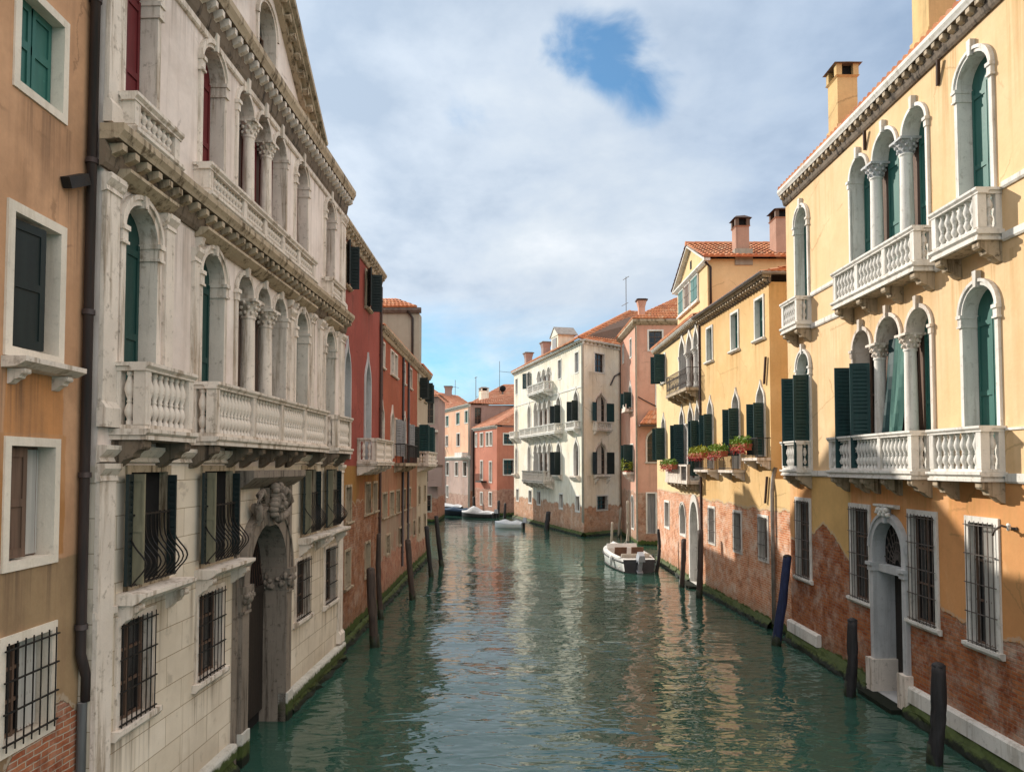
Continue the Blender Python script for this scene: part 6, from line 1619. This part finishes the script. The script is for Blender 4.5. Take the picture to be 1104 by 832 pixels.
def motorboat():
    L, B, H = 5.9, 2.05, .62
    bw, sh = hull(L, B, H, .74, 2.4)
    root = bpy.data.objects.new('motorboat', None); COL.objects.link(root)
    tag(root, 'white motorboat with brown seats and tilted outboard motor moored by the pale yellow house', 'boat')
    N = 18
    hb = MB()
    st = []
    for i in range(N + 1):
        t = min(.995, i / N); w_, s_ = max(.02, bw(t)), sh(t); y = L * t
        keel = -.18 + .45 * max(0, (t - .7) / .3) ** 2
        st.append([(-w_, y, s_), (-w_ * .97, y, s_ * .72), (-w_ * .9, y, .05), (-w_ * .5, y - .0, -.1 + keel * .4), (0, y, keel), (w_ * .5, y, -.1 + keel * .4), (w_ * .9, y, .05), (w_ * .97, y, s_ * .72), (w_, y, s_)])
    loft(st, 'gelcoat', hb)
    o = link('hull', hb.mesh('hull'), root)
    tb = MB(); s0 = st[0]; tb.extr_path([(p[0] * 1.0, -.012, p[2]) for p in s0], (0, .011, 0), 'boatgrey'); link('transom', tb.mesh('transom'), root)
    rb = MB()
    for sg in (-1, 1): rb.tube([(sg * (max(.02, bw(min(.995, i / N))) + .012), L * min(.995, i / N), sh(min(.995, i / N)) * .80) for i in range(N + 1)], .035, 6, 'blacktrim')
    link('rubbing_strake', rb.mesh('rubbing_strake'), root)
    wl = MB()
    for sg in (-1, 1): wl.tube([(sg * (max(.02, bw(min(.995, i / N))) * .91 + .01), L * min(.995, i / N), .05) for i in range(N + 1)], .03, 5, 'blacktrim')
    link('boot_stripe', wl.mesh('boot_stripe'), root)
    # deck with cockpit well
    dk = MB(); c0, c1 = .10, .60
    def rim(t): return max(.02, bw(min(.995, t))) * .80
    for i in range(N):
        t0, t1 = min(.995, i / N), min(.995, (i + 1) / N)
        for sg in (-1, 1):
            a0, a1 = sg * bw(t0), sg * max(.02, bw(t1)); z0, z1 = sh(t0), sh(t1)
            if c0 <= t0 and t1 <= c1 + .03:
                dk.poly([(a0, L * t0, z0), (a1, L * t1, z1), (sg * rim(t1), L * t1, z1 + .05), (sg * rim(t0), L * t0, z0 + .05)], 'gelcoat')
                dk.poly([(sg * rim(t0), L * t0, z0 + .05), (sg * rim(t1), L * t1, z1 + .05), (sg * rim(t1) * .97, L * t1, .22), (sg * rim(t0) * .97, L * t0, .22)], 'gelcoat')
            else:
                cr = .10 if t0 > .5 else .0
                dk.poly([(a0, L * t0, z0), (a1, L * t1, z1), (0, L * t1, z1 + cr), (0, L * t0, z0 + cr)], 'gelcoat')
    dk.box(-.82, .82, L * .10, L * .62, .20, .22, 'beigeseat')
    dk.box(-.80, .80, L * .61, L * .62, .2, .78, 'gelcoat'); dk.box(-.72, .72, L * .10, L * .115, .2, .62, 'gelcoat')
    link('deck', dk.mesh('deck'), root)
    for x in (-.42, .42):
        sb = MB(); sb.box(x - .30, x + .30, L * .36, L * .36 + .5, .22, .50, 'brownseat'); sb.obox((x, L * .36 - .02, .72), (.30, 0, 0), (0, .055, .0), (0, -.05, .26), 'brownseat'); link('seat', sb.mesh('seat'), root)
    sb = MB(); sb.box(-.70, .70, L * .13, L * .13 + .5, .22, .55, 'beigeseat'); sb.obox((0, L * .13 - .02, .66), (.68, 0, 0), (0, .05, 0), (0, -.02, .15), 'beigeseat'); link('bench', sb.mesh('bench'), root)
    ws = MB()
    for x in (-.45, .45): ws.obox((x, L * .66, sh(.66) + .13), (.28, 0, 0), (0, .16, .02), (0, 0, .012), 'glass')
    ws.obox((0, L * .63, sh(.63) + .18), (.78, 0, 0), (0, .03, -.01), (0, .05, .12), 'gelcoat')
    link('console', ws.mesh('console'), root)
    for sg in (-1, 1):
        fb = MB(); fb.blob((sg * (bw(.25) + .07), L * .25, .42), (.09, .11, .26), 'blacktrim' if sg > 0 else 'gelcoat', 10, 8); link('fender', fb.mesh('fender'), root)
    om = MB(); om.box(-.14, .14, -.16, .10, .50, .66, 'white_plastic')
    om.xform(Matrix.Identity(4))
    mt = Matrix.Translation((0, -.16, .60)) @ Matrix.Rotation(R(24), 4, 'X')
    t2 = MB(); t2.taper(-.17, .17, -.34, .12, .12, .42, -.04, 'white_plastic'); t2.box(-.09, .09, -.20, .02, -.62, .12, 'white_plastic'); t2.box(-.14, .14, -.3, .08, -.52, -.49, 'white_plastic')
    t2.blob((0, -.12, -.72), (.075, .24, .085), 'white_plastic', 10, 8); t2.extr_path([(-.012, -.18, -.78), (-.012, -.02, -.78), (-.012, -.08, -.95)], (.024, 0, 0), 'white_plastic')
    om.add(t2.xform(mt)); link('outboard_motor', om.mesh('outboard_motor'), root)
    return root
b = motorboat(); b.location = (5.95, 34.95, 0.0); b.rotation_euler = (0, 0, R(4))


def covered_boat(label, loc, rz, L, B, H, hullmat, covmat, cab=True, group='small boats moored at the far bend'):
    root = bpy.data.objects.new('moored_boat', None); COL.objects.link(root); tag(root, label, 'boat', group)
    bw, sh = hull(L, B, H, .8, 2.2); N = 14; st = []; hb = MB()
    for i in range(N + 1):
        t = min(.995, i / N); w_ = max(.02, bw(t)); s_ = sh(t); y = L * t
        st.append([(-w_, y, s_), (-w_ * .92, y, .05), (0, y, -.15), (w_ * .92, y, .05), (w_, y, s_)])
    loft(st, hullmat, hb); hb.quadf([], hullmat) if False else None
    link('hull', hb.mesh('hull'), root)
    cb = MB(); cs = []
    for i in range(N + 1):
        t = min(.995, i / N); w_ = max(.02, bw(t)) * 1.02; s_ = sh(t); y = L * t
        hgt = (.10 + (.55 if cab else .2) * math.exp(-((t - .62) / .17) ** 2) + .18 * math.exp(-((t - .2) / .15) ** 2))
        cs.append([(-w_, y, s_ - .05), (-w_, y, s_ + .03), (-w_ * .7, y, s_ + hgt * .75), (0, y, s_ + hgt), (w_ * .7, y, s_ + hgt * .75), (w_, y, s_ + .03), (w_, y, s_ - .05)])
    loft(cs, covmat, cb); cb.quadf(range(len(cb.v) - 7, len(cb.v)), covmat)
    link('cover', cb.mesh('cover'), root)
    om = MB(); om.taper(-.15, .15, -.35, -.03, .45, .85, -.04, 'white_plastic'); om.box(-.07, .07, -.2, -.03, -.3, .45, 'blacktrim'); link('outboard_motor', om.mesh('outboard_motor'), root)
    root.location = loc; root.rotation_euler = (0, 0, rz); return root
covered_boat('boat under a white cover moored in front of the coral house', (-1.7, 71.6, 0), R(64), 3.6, 1.5, .42, 'boatgrey', 'cover')
covered_boat('small white covered boat nearest to the cream palace wall', (.85, 60.0, 0), R(78), 2.3, 1.25, .36, 'gelcoat', 'cover', False)
covered_boat('low boat under a dark blue cover in front of the salmon house', (-3.9, 75.0, 0), R(80), 3.2, 1.5, .5, 'boatblue', 'bluecover', False)
covered_boat('flat dark boat lying along the salmon house wall', (-5.4, 83.8, 0), R(52), 4.4, 1.4, .4, 'boatblue', 'cover', False)

# ================================================================== FLOWERS
def foliage(n, x0, x1, y, yw, z, h, mat, rnd, sz=.05):
    mb = MB()
    for _ in range(n):
        q = rnd.random(); c = Vector((x0 + (x1 - x0) * q, y + (rnd.random() - .5) * yw, z - .10 + rnd.random() ** .8 * (h + .1) * (.6 + .4 * math.sin(q * 23) ** 2)))
        a = Vector((rnd.random() - .5, rnd.random() - .5, rnd.random() - .2)).normalized() * sz * (.6 + rnd.random())
        b_ = a.cross(Vector((rnd.random() - .5, rnd.random() - .5, rnd.random() - .5))).normalized() * sz * .55
        mb.poly([c - a, c - b_ * .9, c + a, c + b_ * .9], mat)
    return mb
def flower_box(face, label, u0, u1, y, z, lf='leaf', n=420, hh=.30):
    mb = MB(); mb.taper(u0, u1, y - .11, y + .11, z, z + .2, .025, 'terracotta')
    o = bpy.data.objects.new('flower_box', mb.mesh('flower_box')); COL.objects.link(o); o.matrix_world = face.world
    tag(o, label, 'flower box', 'flower boxes on the balconies')
    rnd = random.Random(int(u0 * 91 + z * 7))
    ob_ = link('foliage', foliage(n, u0 - .06, u1 + .06, y, .34, z + .16, hh, lf, rnd).mesh('foliage'), o); ob_['kind'] = 'stuff'
    ob_ = link('flowers', foliage(n // 3, u0 - .06, u1 + .06, y - .12, .2, z - .02, .26, 'petal', rnd, .035).mesh('flowers'), o); ob_['kind'] = 'stuff'
    return o
flower_box(HA.main, 'long flower box of red blooms on the pale yellow house stone balcony', 5.3, 7.6, -.74, 4.86, 'leaf', 520)
flower_box(HB.main, 'flower box with trailing leaves on the golden house balcony by the drainpipe', .4, 2.1, -.55, 5.30, 'leafy', 620, .32)
flower_box(HB.main, 'flower box on the golden house balcony under its middle pointed window', 2.9, 4.3, -.55, 5.32, 'leaf', 560, .32)
flower_box(HB.main, 'flower box under the golden house pointed window nearest to the yellow palace', 5.25, 6.5, -.52, 5.50, 'leaf', 520, .32)
mb = MB(); mb.taper(4.2, 5.4, -.45, -.2, 4.605, 4.85, .03, 'terracotta')
o = bpy.data.objects.new('flower_box', mb.mesh('flower_box')); COL.objects.link(o); o.matrix_world = HP.root.matrix_world @ Matrix.Identity(4)
G_ = Matrix.Translation((7.98, 54.2, 0)) @ Matrix.Rotation(math.atan2(-7.0, 0), 4, 'Z'); o.matrix_world = G_
tag(o, 'yellow-green bushy plant box on the pink house side balcony', 'flower box', 'flower boxes on the balconies')
ob_ = link('foliage', foliage(700, 4.0, 5.6, -.35, .6, 4.8, .75, 'leafy', random.Random(5), .07).mesh('foliage'), o); ob_['kind'] = 'stuff'

# mooring line from the motorboat to the pale stake
mb = MB(); mb.tube([(5.75, 40.3, .72), (6.2, 42.2, .45), (6.8, 44.4, .55), (7.22, 46.4, 1.1)], .018, 5, 'polelight')
tag(link('mooring_rope', mb.mesh('mooring_rope')), 'thin pale mooring rope from the white motorboat bow to a pale stake', 'rope')
